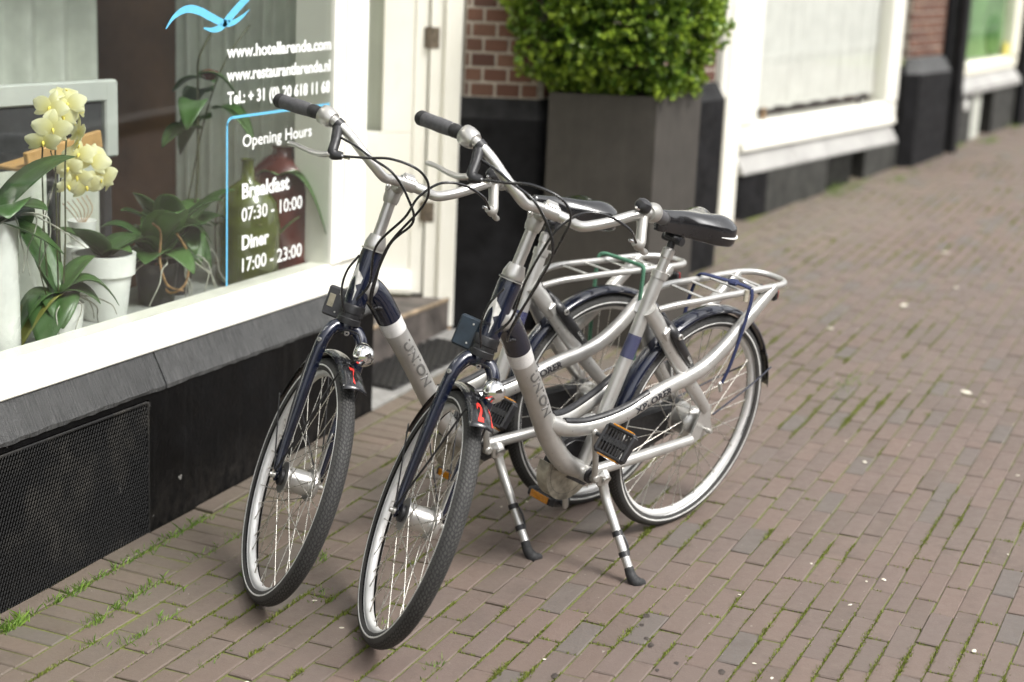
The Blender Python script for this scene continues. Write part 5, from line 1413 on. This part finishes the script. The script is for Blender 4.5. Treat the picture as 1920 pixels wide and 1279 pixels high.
    for x in (.105, .012, -.078, -.178):
        z = float(np.interp(-x, [-.13, .235], [.789, .772])); mb = MB(); mb.bar((x, -.066, z + .003), (x, .066, z + .003), .013, .004, .001); part(mb, 'carrier_slat', 'silver', rack)
    for s in (1, -1):
        mb = MB(); mb.tube([(-.215, .070 * s, .766), (-.245, .055 * s, .742), (-.262, .0, .730)], .006, 8, 4); part(mb, 'carrier_brace', 'silver', rack)
    mb = MB(); mb.box((-.300, 0, .718), (.022, .075, .034), None, .006); mb.bar((-.262, 0, .73), (-.295, 0, .725), .02, .008); rl = part(mb, 'tail_lamp', 'black')
    mb = MB(); mb.box((-.3135, 0, .718), (.008, .066, .028), None, .003); part(mb, 'lens', 'red', rl)
    # ring lock on the seat stays
    mb = MB()
    for s in (1, -1):
        mb.tube([(.222, .040 * s, .722), (.214, .060 * s, .700), (.180, .0645 * s, .655), (.142, .0635 * s, .612), (.112, .061 * s, .578)], [.014, .0165, .0165, .0155, .012], 12, 6, flat=.62, flat_axis=(0, 1, 0), round_end=True)
    mb.tube([(.222, .040, .722), (.236, .022, .742), (.238, 0, .748), (.236, -.022, .742), (.222, -.040, .722)], .011, 12, 6)
    lock = part(mb, 'ring_lock', 'black')
    mb = MB(); mb.lathe([(.0, 0), (.0090, 0), (.0098, .003), (.0085, .006), (.0048, .006), (.0045, .002)], (.203, .0715, .693), (0, 1, 0), 18); part(mb, 'lock_bolt', 'alloy', lock)
    mb = MB(); mb.box((.236, .048, .700), (.03, .018, .036), Matrix.Rotation(.6, 3, 'Y'), .004); part(mb, 'lock_bracket', 'silver', lock)
    lettering('lettering', 'LOCK', lambda x, y: Vector((.150, .0752, .622)) + Vector((-.62, 0, -.78)) * x + Vector((.78, 0, -.62)) * -y, 'white_sticker', lock, 0, .036, -.004, .008, .02, 2)

    # ---- crank, pedals, chain case
    ca = Vector((.472, 0, .302)); u_ = Vector((.046, 0, .163)).normalized()
    for s, sg in ((1, 1), (-1, -1)):
        e = ca + u_ * (.168 * sg)
        mb = MB(); mb.tube([ca + Vector((0, .058 * s, 0)), ca + u_ * (.06 * sg) + Vector((0, .066 * s, 0)), e + Vector((0, .072 * s, 0))], [.0135, .0105, .0115], 14, 4, flat=.62, flat_axis=(0, 1, 0), round_end=True); mb.lathe([(.013, -.012), (.0135, .006), (.009, .010), (.0, .010)], ca + Vector((0, .06 * s, 0)), (0, s, 0), 16); cr = part(mb, 'crank', 'alloy_dull')
        mb = MB(); pc = e + Vector((-.006, .146 * s, -.004)); tl = Matrix.Rotation(.95 if s > 0 else -.25, 3, 'Y')
        pt = lambda v: pc + tl @ Vector(v)
        hw, hl = .049, .040
        UP = tl @ Vector((0, 0, 1))
        for sx in (-1, 1): mb.bar(pt((sx * hl, -hw, 0)), pt((sx * hl, hw, 0)), .011, .026, .004, UP)
        for sy in (-1, 1): mb.bar(pt((-hl, sy * hw, 0)), pt((hl, sy * hw, 0)), .011, .026, .004, UP)
        mb.bar(pt((0, -hw, 0)), pt((0, hw, 0)), .024, .018, .005, UP)
        for k in range(-3, 4): mb.bar(pt((-hl, k * .0115, .006)), pt((hl, k * .0115, .006)), .003, .008, .001, UP)
        mb.tube([e + Vector((0, .070 * s, 0)), pc], .006, 8, 1)
        pd = part(mb, 'pedal', 'black', cr)
        for sx in (-1, 1):
            mb = MB(); mb.bar(pt((sx * (hl + .0062), -.034, 0)), pt((sx * (hl + .0062), .036, 0)), .005, .021, .001, UP); part(mb, 'pedal_reflector', 'orange', cr)
    def case_poly():
        q = []
        for k in range(19): a = math.radians(-100 + 200 * k / 18); q.append((.478 + .098 * math.cos(a), .302 + .098 * math.sin(a)))
        for k in range(9): a = math.radians(98 + 164 * k / 8); q.append((.0 + .052 * math.cos(a), .35 + .052 * math.sin(a)))
        return q
    cp = case_poly(); cc = Vector((.30, .32))
    ins = [(cc.x + (x - cc.x) * .93, cc.y + (z - cc.y) * .88) for x, z in cp]
    n = len(cp); mb = MB()
    vs = [(x, -.064, z) for x, z in ins] + [(x, -.058, z) for x, z in cp] + [(x, -.036, z) for x, z in cp] + [(x, -.030, z) for x, z in ins]
    mb.add(vs, [tuple(range(n)), tuple(range(3 * n, 4 * n))] + [(r * n + i, r * n + (i + 1) % n, (r + 1) * n + (i + 1) % n, (r + 1) * n + i) for r in range(3) for i in range(n)])
    case = part(mb, 'chain_case', 'black')
    cv = [(.478 + r_ * math.cos(math.radians(a_)), .302 + r_ * math.sin(math.radians(a_))) for r_, rng in ((.1035, range(-130, 21, 10)), (.060, range(20, -131, -10))) for a_ in rng]
    cv = cv[:16] + [(.40, .262), (.44, .30), (.50, .275)]
    mb = MB(); mb.prism(cv, lambda p, q: (p, -.0675, q), lambda p, q: (p, -.0265, q)); part(mb, 'case_cover', 'case_beige', case)
    mb = MB(); mb.lathe([(.0, -.0295), (.080, -.0295), (.084, -.026), (.086, -.029)], (.482, 0, .302), (0, 1, 0), 30); part(mb, 'case_disc', 'black', case)

    # ---- kickstand
    foot = Vector((.452, .245, .041)) if variant == 2 else Vector((.446, .250, .018))
    top = Vector((.425, .046, .290)); kn = Vector((.424, .072, .232))
    mb = MB(); mb.box((.424, .050, .284), (.044, .034, .058), None, .014); mb.tube([(.424, .028, .300), (.424, .066, .283)], .0165, 14, 1); mb.tube([top, kn, kn.lerp(foot, .30)], [.0145, .0145, .0135], 14, 4); ks = part(mb, 'kickstand', 'alloy')
    mb = MB(); d_ = (foot - kn); mb.tube([kn.lerp(foot, .28), kn.lerp(foot, .86)], .0130, 14, 1); part(mb, 'leg_tube', 'alloy', ks)
    mb = MB(); mb.lathe([(.0, 0), (.006, 0), (.006, .003), (0, .0035)], (.430, .0635, .288), (0, 1, 0), 12); part(mb, 'pivot_bolt', 'chrome', ks)
    for t in (.42, .66):
        mb = MB(); a_ = kn.lerp(foot, t); mb.lathe([(.0131, -.008), (.0160, -.007), (.0160, .007), (.0131, .008)], a_, d_, 12); part(mb, 'leg_clip', 'black', ks)
    mb = MB(); pts = [kn.lerp(foot, .42) + Vector((-.012, .008, 0)), kn.lerp(foot, .5) + Vector((-.013, .014, 0)), kn.lerp(foot, .58) + Vector((-.013, .012, 0)), kn.lerp(foot, .66) + Vector((-.012, .007, 0))]; mb.tube(pts, .0032, 6, 4); part(mb, 'leg_spring', 'black', ks)
    mb = MB(); a_ = kn.lerp(foot, .82); mb.tube([a_, kn.lerp(foot, .92), foot + Vector((-.006, .004, .004)), foot + Vector((-.022, .010, .001))], [.0135, .0155, .0185, .013], 14, 5, round_end=True); part(mb, 'rubber_foot', 'rubber', ks)

    # ---- what is tied to the carrier
    if variant == 2:
        mb = MB(); mb.tube([(-.035, -.078, .792), (-.035, -.060, .803), (-.062, -.01, .800), (-.088, .04, .796), (-.098, .075, .792)], .0042, 8, 6, flat=2.2, flat_axis=(1, 0, 0)); strap = part(mb, 'luggage_strap', 'strap_navy')
        mb = MB(); mb.box((-.072, .028, .800), (.034, .030, .014), Matrix.Rotation(.4, 3, 'Z'), .005); part(mb, 'buckle', 'strap_navy', strap)
        mb = MB(); mb.tube([(-.098, .080, .792), (-.094, .088, .76), (-.076, .092, .69), (-.060, .091, .62), (-.046, .088, .555), (-.030, .082, .50)], .0034, 8, 6, flat=2.4, flat_axis=(1, 0, 0)); part(mb, 'strap_end', 'strap_navy', strap)
        mb = MB(); mb.tube([(-.035, -.080, .790), (-.02, -.088, .70), (-.01, -.086, .60), (-.01, -.08, .50)], .0034, 8, 6, flat=2.4, flat_axis=(1, 0, 0)); part(mb, 'strap_end', 'strap_navy', strap)
        mb = MB(); mb.box((-.026, .081, .488), (.016, .010, .04), Matrix.Rotation(.4, 3, 'Y'), .004); part(mb, 'strap_hook', 'alloy_dull', strap)
        mb = MB(); mb.tube([(-.075, .080, .792), (-.073, .0815, .775), (-.073, .0815, .758)], .006, 8, 4, flat=1.6, flat_axis=(1, 0, 0)); part(mb, 'strap_loop', 'case_beige', strap)
    else:
        mb = MB(); mb.tube([(-.046, -.083, .50), (-.048, -.083, .62), (-.052, -.083, .72), (-.058, -.082, .785), (-.068, -.070, .803), (-.085, -.02, .800), (-.096, .04, .796), (-.099, .078, .792), (-.094, .086, .765), (-.088, .087, .70), (-.085, .088, .62), (-.080, .088, .52), (-.07, .086, .44)], .0062, 10, 8); part(mb, 'elastic_cord', 'cord_green')
    return T

# poses: rear axle foot point, forward, left and up axes, steering angle
make_bike('silver bicycle with red number 2 on its front mudguard, nearer the camera',
          (Vector((4.7203, 1.5497, .5368)) - .35 * Vector((-.0971, -.1336, .9863)))[:], (-.9389, .3412, -.0462), (-.3303, -.9304, -.1586), (-.0971, -.1336, .9863), .98541, '2', 'blue_box', 2)
make_bike('silver bicycle with red number 7 on its front mudguard, next to the restaurant window',
          (Vector((4.7559, 1.8758, .5415)) - .35 * Vector((-.0694, -.0409, .9967)))[:], (-.9031, .4271, -.0453), (-.4239, -.9033, -.0666), (-.0694, -.0409, .9967), 1.21406, '7', 'grey_box', 1)
# ------------------------------------------------------------------ behind the restaurant window
def build_window_display():
    ZS = .751
    def leaf(mb, base, az, L, W, rise, droop, fold=.25, tw=0.):
        """a thick strap leaf arching from its base"""
        base = Vector(base); d = Vector((math.cos(az), math.sin(az), 0)); sd = Vector((-d.y, d.x, 0)); n = 10; vs = []
        for i in range(n + 1):
            t = i / n; c = base + d * (L * (t - .12 * droop * t * t)) + Vector((0, 0, L * (rise * t - droop * t * t)))
            w = 1.32 * W * (math.sin(math.pi * (.06 + .94 * t) ** .8) ** .7 if t < 1 else 0.02) * .5 + .002
            s2 = (sd + Vector((0, 0, tw * t))).normalized()
            lift = Vector((0, 0, fold * w))
            vs += [c + s2 * w + lift, c + s2 * w * .5 + lift * .35, c, c - s2 * w * .5 + lift * .35, c - s2 * w + lift]
        fs = [(5 * i + k, 5 * i + k + 1, 5 * i + 6 + k, 5 * i + 5 + k) for i in range(n) for k in range(4)]
        b = len(mb.v); mb.add(vs, fs, True)
        return mb
    def tinted(mb, name, mat, parent, t=None):
        o = inv_place(mb.build(name, mat), parent)
        a = o.data.attributes.new('tint', 'FLOAT', 'POINT'); a.data.foreach_set('value', np.full(len(o.data.vertices), random.random() if t is None else t, np.float32))
        s = o.modifiers.new('thickness', 'SOLIDIFY'); s.thickness = .0016
        return o
    def pot_round(T, x, y, r0, r1, h, lip=.0, mat='pot_white'):
        prof = [(.0, 0), (r0 * .96, 0), (r0, .004)]
        if lip: prof += [(r0 + (r1 - r0) * .72, h - lip), (r1 + .004, h - lip + .002), (r1 + .007, h)]
        else: prof += [(r1, h)]
        prof += [(r1 - .004, h), (r1 - .01, h - .03), (0, h - .03)]
        mb = MB(); mb.lathe(prof, (x, y, ZS), (0, 0, 1), 36); p_ = inv_place(mb.build('pot', mat), T)
        mb = MB(); mb.lathe([(0, h - .022), (r1 - .008, h - .026)], (x, y, ZS), (0, 0, 1), 24); mb.build('compost', 'bark_mix', p_)
        return p_
    def roots(T, x, y, z, n, L, mat='root', seed=1):
        r = random.Random(seed)
        for _ in range(n):
            a = r.uniform(0, 6.28); pts = [Vector((x, y, z))]; d = Vector((math.cos(a), math.sin(a) * .6 - .25, .5))
            for k in range(6):
                d = (d + Vector((r.uniform(-.6, .6), r.uniform(-.5, .4), -.35))).normalized(); q = pts[-1] + d * L / 6
                q.y = min(max(q.y, 3.085), 3.5); q.z = max(q.z, ZS + .006); pts.append(q)
            mb = MB(); mb.tube(pts, [.0028, .0026, .0022, .0016], 6, 4); inv_place(mb.build('aerial_root', mat), T)
    def flower(T, c, face, size, roll=0.):
        """an orchid bloom: five petals and a lip"""
        f = Vector(face).normalized(); u = Vector((0, 0, 1)) - f * f.z; u.normalize(); r = u.cross(f)
        mb = MB()
        for k, (ang, L, W) in enumerate(((90, .98, .50), (214, .95, .48), (326, .95, .48), (8, 1.05, .88), (172, 1.05, .88))):
            a = math.radians(ang) + roll; d = u * math.sin(a) + r * math.cos(a); s = f.cross(d); n = 7; vs = []
            off = .003 if k < 3 else .006
            for i in range(n + 1):
                t = i / n; w = size * W * .5 * math.sin(math.pi * min(.98, .10 + .86 * t)) ** .75
                cc = Vector(c) + d * size * L * t + f * (off + size * (.10 * math.sin(t * 2.2) - .12 * t * t))
                for q in (-1, -.5, 0, .5, 1): vs.append(cc + s * w * q + f * (-.10 * size * q * q * (t * .6 + .2)))
            mb.add(vs, [(5 * i + k2, 5 * i + k2 + 1, 5 * i + 6 + k2, 5 * i + 5 + k2) for i in range(n) for k2 in range(4)], True)
        o = inv_place(mb.build('flower', 'petal'), T)
        t_ = []
        for v in o.data.vertices: t_.append(min(1, max(0, .15 + ((v.co - Vector(c)).length / size) * .95)))
        a = o.data.attributes.new('tint', 'FLOAT', 'POINT'); a.data.foreach_set('value', np.array(t_, np.float32))
        mb = MB(); mb.tube([Vector(c) + f * .004, Vector(c) + f * .012 - u * .004, Vector(c) + f * .016 - u * .012], [.003, .0045, .0015], 8, 4); mb.build('lip', 'lip', o)
        return o
    def stem(T, pts, r=.0026, mat='twig'):
        mb = MB(); mb.tube(pts, r, 7, 6); return inv_place(mb.build('flower_stem', mat), T)

    # small white square pot with the yellow orchid
    x, y = 3.765, 3.165
    T = thing('potted_orchid', 'yellow flowering orchid in the small white square pot inside the window', 'orchid', (x, y, ZS))
    mb = MB(); a0 = .35; pr = []
    n = 4; rr0, rr1, h = .060, .076, .118; vs = []
    for rr, z in ((rr0, 0), (rr1, h), (rr1 - .006, h), (rr1 - .012, h - .03)):
        for k in range(4):
            for e in (-.16, .16): a = a0 + math.pi / 2 * k + e; vs.append((x + rr * math.cos(a), y + rr * math.sin(a), ZS + z))
    mb.add(vs, [(8 * i + k, 8 * i + (k + 1) % 8, 8 * i + 8 + (k + 1) % 8, 8 * i + 8 + k) for i in range(3) for k in range(8)] + [tuple(range(8)), tuple(range(24, 32))]); inv_place(mb.build('pot', 'pot_white'), T)
    mb = MB(); mb.lathe([(0, .012), (.03, .006), (.056, -.002)], (x, y, ZS + h - .02), (0, 0, 1), 14); inv_place(mb.build('compost', 'bark_mix'), T)
    b = (x, y, ZS + h + .02)
    for az, L, W, rise, droop, old in ((-2.35, .125, .08, .25, .85, 0), (-2.75, .17, .10, .15, .95, 0), (-1.0, .13, .085, .55, .75, 0), (-.75, .20, .07, .95, 1.15, 0), (1.2, .17, .06, 1.6, .5, 0), (-.25, .14, .06, 1.3, .6, 0), (.35, .19, .065, .9, 1.1, 0), (2.75, .17, .075, .45, 1.2, 0), (2.95, .19, .08, .1, 1.0, 1), (1.9, .2, .05, 1.8, .2, 0)):
        tinted(leaf(MB(), b, az, L, W, rise, droop), 'leaf', 'orchid_leaf_old' if old else 'orchid_leaf', T)
    roots(T, x + .01, y - .02, ZS + h + .01, 7, .2, 'root', 3)
    s1 = [(x, y, b[2]), (x + .005, y + .005, 1.1), (x + .012, y + .01, 1.3), (x + .03, y + .015, 1.40), (x + .06, y + .01, 1.43)]
    stem(T, s1); stem(T, [(x + .02, y, b[2]), (x + .035, y, 1.05), (x + .04, y, 1.25), (x + .045, y - .005, 1.38), (x + .02, y - .01, 1.435)])
    stem(T, [(x - .02, y + .02, b[2]), (x - .02, y + .03, 1.1), (x - .02, y + .03, 1.3), (x - .01, y + .02, 1.40)]); stem(T, [(x + .05, y + .03, b[2]), (x + .06, y + .04, 1.1), (x + .09, y + .05, 1.25), (x + .13, y + .03, 1.27)])
    stem(T, [(x - .05, y, b[2]), (x - .09, y - .01, 1.0), (x - .06, y - .01, 1.13), (x + .0, y, 1.24), (x - .02, y, 1.31)], .002)
    V = (-.7, -.7, .05)
    for c, f, s in (((3.775, 3.15, 1.405), (-.3, -.8, .1), .052), ((3.800, 3.145, 1.438), (-.8, -.5, .5), .050), ((3.735, 3.15, 1.375), (-.6, -.8, -.1), .054), ((3.835, 3.17, 1.385), (.6, -.7, 0), .046), ((3.855, 3.16, 1.355), (.8, -.4, -.2), .044), ((3.815, 3.17, 1.465), (-.1, -.3, .8), .042), ((3.755, 3.17, 1.43), (-.9, -.3, .3), .05), ((3.845, 3.15, 1.42), (.3, -.9, .2), .048), ((3.72, 3.17, 1.34), (-.7, -.6, -.3), .046), ((3.87, 3.18, 1.32), (.6, -.6, -.4), .04), ((3.79, 3.18, 1.355), (0, -.8, -.4), .044),
                    ((3.89, 3.16, 1.195), (-.5, -.8, -.3), .05), ((3.945, 3.16, 1.275), (.1, -.7, .6), .046), ((3.965, 3.15, 1.20), (.3, -.9, -.2), .046), ((3.875, 3.17, 1.285), (-.8, -.4, .4), .046), ((3.84, 3.18, 1.25), (-.9, -.4, 0), .04),
                    ((3.925, 3.14, 1.215), (-.35, -.9, -.15), .056), ((3.905, 3.15, 1.265), (-.7, -.6, .3), .052), ((3.965, 3.17, 1.245), (.2, -.8, .3), .048), ((3.985, 3.17, 1.20), (.7, -.6, 0), .040), ((3.86, 3.17, 1.225), (-.6, -.7, -.2), .044), ((3.83, 3.18, 1.20), (-.2, -.8, -.3), .036)):
        flower(T, c, f, s * 1.05, random.uniform(-.3, .3))
    # larger white round pot with broad leaves
    x, y = 4.075, 3.245
    T = thing('potted_plant', 'leafy orchid without flowers in the large round white pot inside the window', 'houseplant', (x, y, ZS))
    pot_round(T, x, y, .066, .090, .205, .065)
    for az, L, W, rise, droop in ((-3.0, .17, .075, 1.0, .35), (-.3, .15, .085, .75, .45), (2.2, .16, .07, 1.0, .5), (.5, .2, .09, .5, .9), (-1.4, .1, .06, .8, .6)):
        tinted(leaf(MB(), (x, y, ZS + .195), az, L, W, rise, droop), 'leaf', 'orchid_leaf', T)
    # tall white cylinder vase cut by the picture's left edge
    x, y = 3.50, 3.17
    T = thing('tall_vase', 'tall white cylinder vase with trailing roots and big dark leaves at the left edge', 'vase', (x, y, ZS))
    mb = MB(); mb.lathe([(0, 0), (.068, 0), (.072, .006), (.072, .392), (.069, .396), (.064, .392), (.064, .35), (0, .35)], (x, y, ZS), (0, 0, 1), 40); inv_place(mb.build('pot', 'pot_white'), T)
    for az, L, W, rise, droop in ((-.5, .26, .12, 1.15, .5), (-1.2, .17, .11, .75, .5), (.2, .2, .12, .6, .9), (-2.2, .24, .13, .9, .7), (1.5, .24, .11, 1.2, .6), (-.9, .2, .1, -.1, .35)):
        tinted(leaf(MB(), (x, y, ZS + .385), az, L, W, rise, droop), 'leaf', 'orchid_leaf', T)
    roots(T, x + .05, y - .03, ZS + .40, 6, .30, 'root', 5)
    # dark pots with a mass of leaves in the middle of the shelf
    for i, (x, y, lab, sd) in enumerate(((4.33, 3.24, 'drooping green orchid with a bare tan stem in a dark pot', 4), (4.50, 3.30, 'broad leaved orchid in a dark pot behind the blue line on the pane', 9))):
        T = thing('potted_plant', lab, 'houseplant', (x, y, ZS)); r = random.Random(sd)
        pot_round(T, x, y, .055, .072, .14, 0, 'pot_dark')
        for k in range(14):
            az = -2.6 + k * .45 + r.uniform(-.25, .25)
            tinted(leaf(MB(), (x, y, ZS + .15), az, r.uniform(.15, .25), r.uniform(.075, .11), r.uniform(.5, 1.9), r.uniform(.6, 1.6)), 'leaf', 'orchid_leaf', T)
        roots(T, x, y - .03, ZS + .15, 6, .25, 'root', sd)
        if i == 0:
            stem(T, [(x - .03, y - .02, ZS + .14), (x - .02, y - .06, ZS + .05), (x + .03, y - .09, ZS + .07), (x + .05, y - .09, ZS + .16), (x + .0, y - .08, ZS + .24)], .004, 'twig_tan')
            stem(T, [(x + .02, y - .09, ZS + .05), (x - .05, y - .08, ZS + .08), (x - .075, y - .07, ZS + .16), (x - .07, y - .07, ZS + .25), (x - .11, y - .07, ZS + .285)], .004, 'twig_tan')
        else:
            stem(T, [(x + .10, y, ZS + .12), (x + .14, y, 1.15), (x + .17, y + .02, 1.42), (x + .15, y, 1.52), (x + .19, y - .02, 1.60)], .004)
            stem(T, [(x + .2, y + .1, ZS + .2), (x + .25, y + .05, 1.3), (x + .3, y, 1.50), (x + .42, y - .02, 1.62)], .003)
            for k in range(7):
                tinted(leaf(MB(), (x + .17 + .05 * (k % 3), y + .02, 1.28 + .03 * k), r.uniform(-3, 3), .18, .07, .4, r.uniform(.6, 1.2)), 'leaf', 'orchid_leaf', T)
            mb = MB(); mb.lathe([(0, 0), (.02, .004), (.034, .02), (.028, .034), (.0, .04)], (x + .21, y + .0, 1.44), (0, 0, 1), 14); inv_place(mb.build('red_bract', 'jar_red'), T)
    # small pot further back
    T = thing('small_pot', 'small white pot with dry twigs standing behind the large round pot', 'pot', (4.28, 3.42, ZS))
    mb = MB(); mb.lathe([(0, .19), (.034, .19), (.046, .27), (.041, .27), (.0, .25)], (4.20, 3.43, ZS), (0, 0, 1), 20); mb.lathe([(0, 0), (.06, 0), (.06, .19), (0, .19)], (4.20, 3.43, ZS), (0, 0, 1), 20); inv_place(mb.build('pot', 'pot_white'), T)
    for k in range(6): stem(T, [(4.20, 3.43, ZS + .25), (4.20 + .02 * (k - 3), 3.42, ZS + .30), (4.19 + .035 * (k - 3), 3.41 + .01 * k, ZS + .34)], .0016, 'twig_tan')
    # big bottles at the right end
    T = thing('green_demijohn', 'green glass demijohn standing in the right corner of the window', 'bottle', (4.83, 3.205, ZS))
    mb = MB(); mb.lathe([(0, 0), (.095, 0), (.108, .02), (.112, .20), (.100, .285), (.06, .335), (.024, .36), (.02, .42), (.026, .43), (.02, .43), (.016, .36), (.09, .28), (.104, .2), (.10, .02), (0, .012)], (4.775, 3.19, ZS), (0, 0, 1), 40, 60); inv_place(mb.build('bottle_glass', 'jar_green'), T)
    for k in range(5): tinted(leaf(MB(), (4.80 + .02 * (k - 2), 3.2, ZS + .05), k * 1.3, .16, .05, 1.5, .4), 'leaf', 'orchid_leaf_old' if k % 2 else 'orchid_leaf', T)
    T = thing('red_bottle', 'big red brown bottle with rounded shoulders beside the green demijohn', 'bottle', (5.04, 3.22, ZS))
    mb = MB(); mb.lathe([(0, 0), (.115, 0), (.122, .012), (.124, .30), (.112, .36), (.07, .405), (.040, .42), (.037, .44), (.044, .45), (.0, .452)], (5.03, 3.21, ZS), (0, 0, 1), 40, 60); inv_place(mb.build('bottle_body', 'jar_red'), T)
    for k in range(4): tinted(leaf(MB(), (4.93, 3.16, ZS + .36), -1.2 + k * .8, .2, .055, .5, 1.5), 'leaf', 'orchid_leaf', T)
    # chair back, wooden tray and little bottle on the left
    T = thing('white_chair', 'pale painted chair back with dark upholstery behind the yellow orchid', 'chair', (4.1, 3.75, .12))
    R = Matrix.Rotation(-.2, 3, 'Z')
    mb = MB()
    cx, cy = 4.20, 3.60
    for dx in (-.29, .29): mb.box((cx + dx * .98, cy - dx * .2, 1.31), (.055, .035, .25), R, .006)
    mb.box((cx, cy, 1.405), (.63, .035, .07), R, .006); inv_place(mb.build('chair_frame', 'chair_white'), T)
    mb = MB(); mb.box((cx, cy + .004, 1.27), (.52, .02, .20), R, .006); inv_place(mb.build('upholstery', 'chair_dark'), T)
    mb = MB(); mb.box((cx + .03, cy - .26, .55), (.6, .5, .05), R, .01); inv_place(mb.build('seat', 'chair_dark'), T)
    for dx in (-.27, .27):
        mb = MB(); mb.box((cx + dx * .98, cy - dx * .2, .66), (.035, .03, 1.05), R, .004); inv_place(mb.build('leg', 'chair_dark'), T)
        mb = MB(); mb.box((cx + dx - .05, cy - .45, .33), (.035, .035, .42), R, .004); inv_place(mb.build('leg', 'chair_dark'), T)
    T = thing('wooden_tray', 'pale wooden tray edge leaning behind the yellow orchid stems', 'tray', (3.9, 3.36, 1.2))
    mb = MB(); mb.box((4.06, 3.38, 1.262), (.30, .02, .055), Matrix.Rotation(-.15, 3, 'Z') @ Matrix.Rotation(-.16, 3, 'Y'), .003); mb.box((4.06, 3.44, 1.235), (.30, .12, .012), Matrix.Rotation(-.15, 3, 'Z') @ Matrix.Rotation(-.16, 3, 'Y'), .003); inv_place(mb.build('tray_board', 'wood'), T)
    mb = MB(); mb.box((4.1, 3.46, 1.0), (.03, .03, .5), None, .004); inv_place(mb.build('tray_stand', 'chair_dark'), T)
    T = thing('small_bottle', 'little white capped bottle with a red band at the left edge of the window', 'bottle', (3.58, 3.30, 1.3))
    mb = MB(); mb.lathe([(0, 0), (.03, 0), (.032, .01), (.032, .09), (.0, .09)], (3.60, 3.33, 1.285), (0, 0, 1), 20); inv_place(mb.build('bottle_body', 'pot_white'), T)
    mb = MB(); mb.lathe([(.0325, .045), (.0325, .07)], (3.60, 3.33, 1.285), (0, 0, 1), 20); inv_place(mb.build('red_band', 'red_print'), T)
    mb = MB(); mb.lathe([(.022, .09), (.022, .10), (.028, .101), (.028, .135), (0, .136)], (3.60, 3.33, 1.285), (0, 0, 1), 20); inv_place(mb.build('cap', 'pot_white'), T)
    mb = MB(); mb.box((3.60, 3.345, 1.0), (.10, .10, .565), None, .004); inv_place(mb.build('stand', 'chair_dark'), T)
    # curtain drawn aside at the right end
    T = thing('drawn_curtain', 'grey green curtain drawn aside at the right end of the lettered window', 'curtain', (5.33, 3.5, .2))
    n = 120; vs = []
    for i in range(n + 1):
        t = i / n; q = .022 * math.sin(t * 75) + .01 * math.sin(t * 31 + 1); vs += [(5.235 + .10 * t + q, 3.17 + .72 * t, .2), (5.235 + .10 * t + q * .8, 3.17 + .72 * t, 2.75)]
    mb = MB(); mb.add(vs, [(2 * i, 2 * i + 2, 2 * i + 3, 2 * i + 1) for i in range(n)], True); inv_place(mb.build('curtain_cloth', 'curtain'), T)
    mb = MB(); mb.tube([(5.23, 3.15, 2.76), (5.34, 3.92, 2.76)], .012, 8, 1); inv_place(mb.build('curtain_rail', 'chair_white'), T)
    # curtain at the left
    T = thing('white_curtain', 'pale folded curtain hanging inside the left part of the lettered window', 'curtain', (3.9, 3.95, .2))
    n = 200; vs = []
    for i in range(n + 1):
        x = 2.6 + 2.37 * i / n; q = 3.98 + .03 * math.sin(x * 34) + .012 * math.sin(x * 71 + 1); vs += [(x, q, .2), (x, q + .01 * math.sin(x * 12), 2.75)]
    mb = MB(); mb.add(vs, [(2 * i, 2 * i + 2, 2 * i + 3, 2 * i + 1) for i in range(n)], True); inv_place(mb.build('curtain_cloth', 'curtain'), T)
    mb = MB(); mb.tube([(2.5, 3.98, 2.76), (4.95, 3.98, 2.76)], .012, 8, 1); inv_place(mb.build('curtain_rail', 'chair_white'), T)
build_window_display()
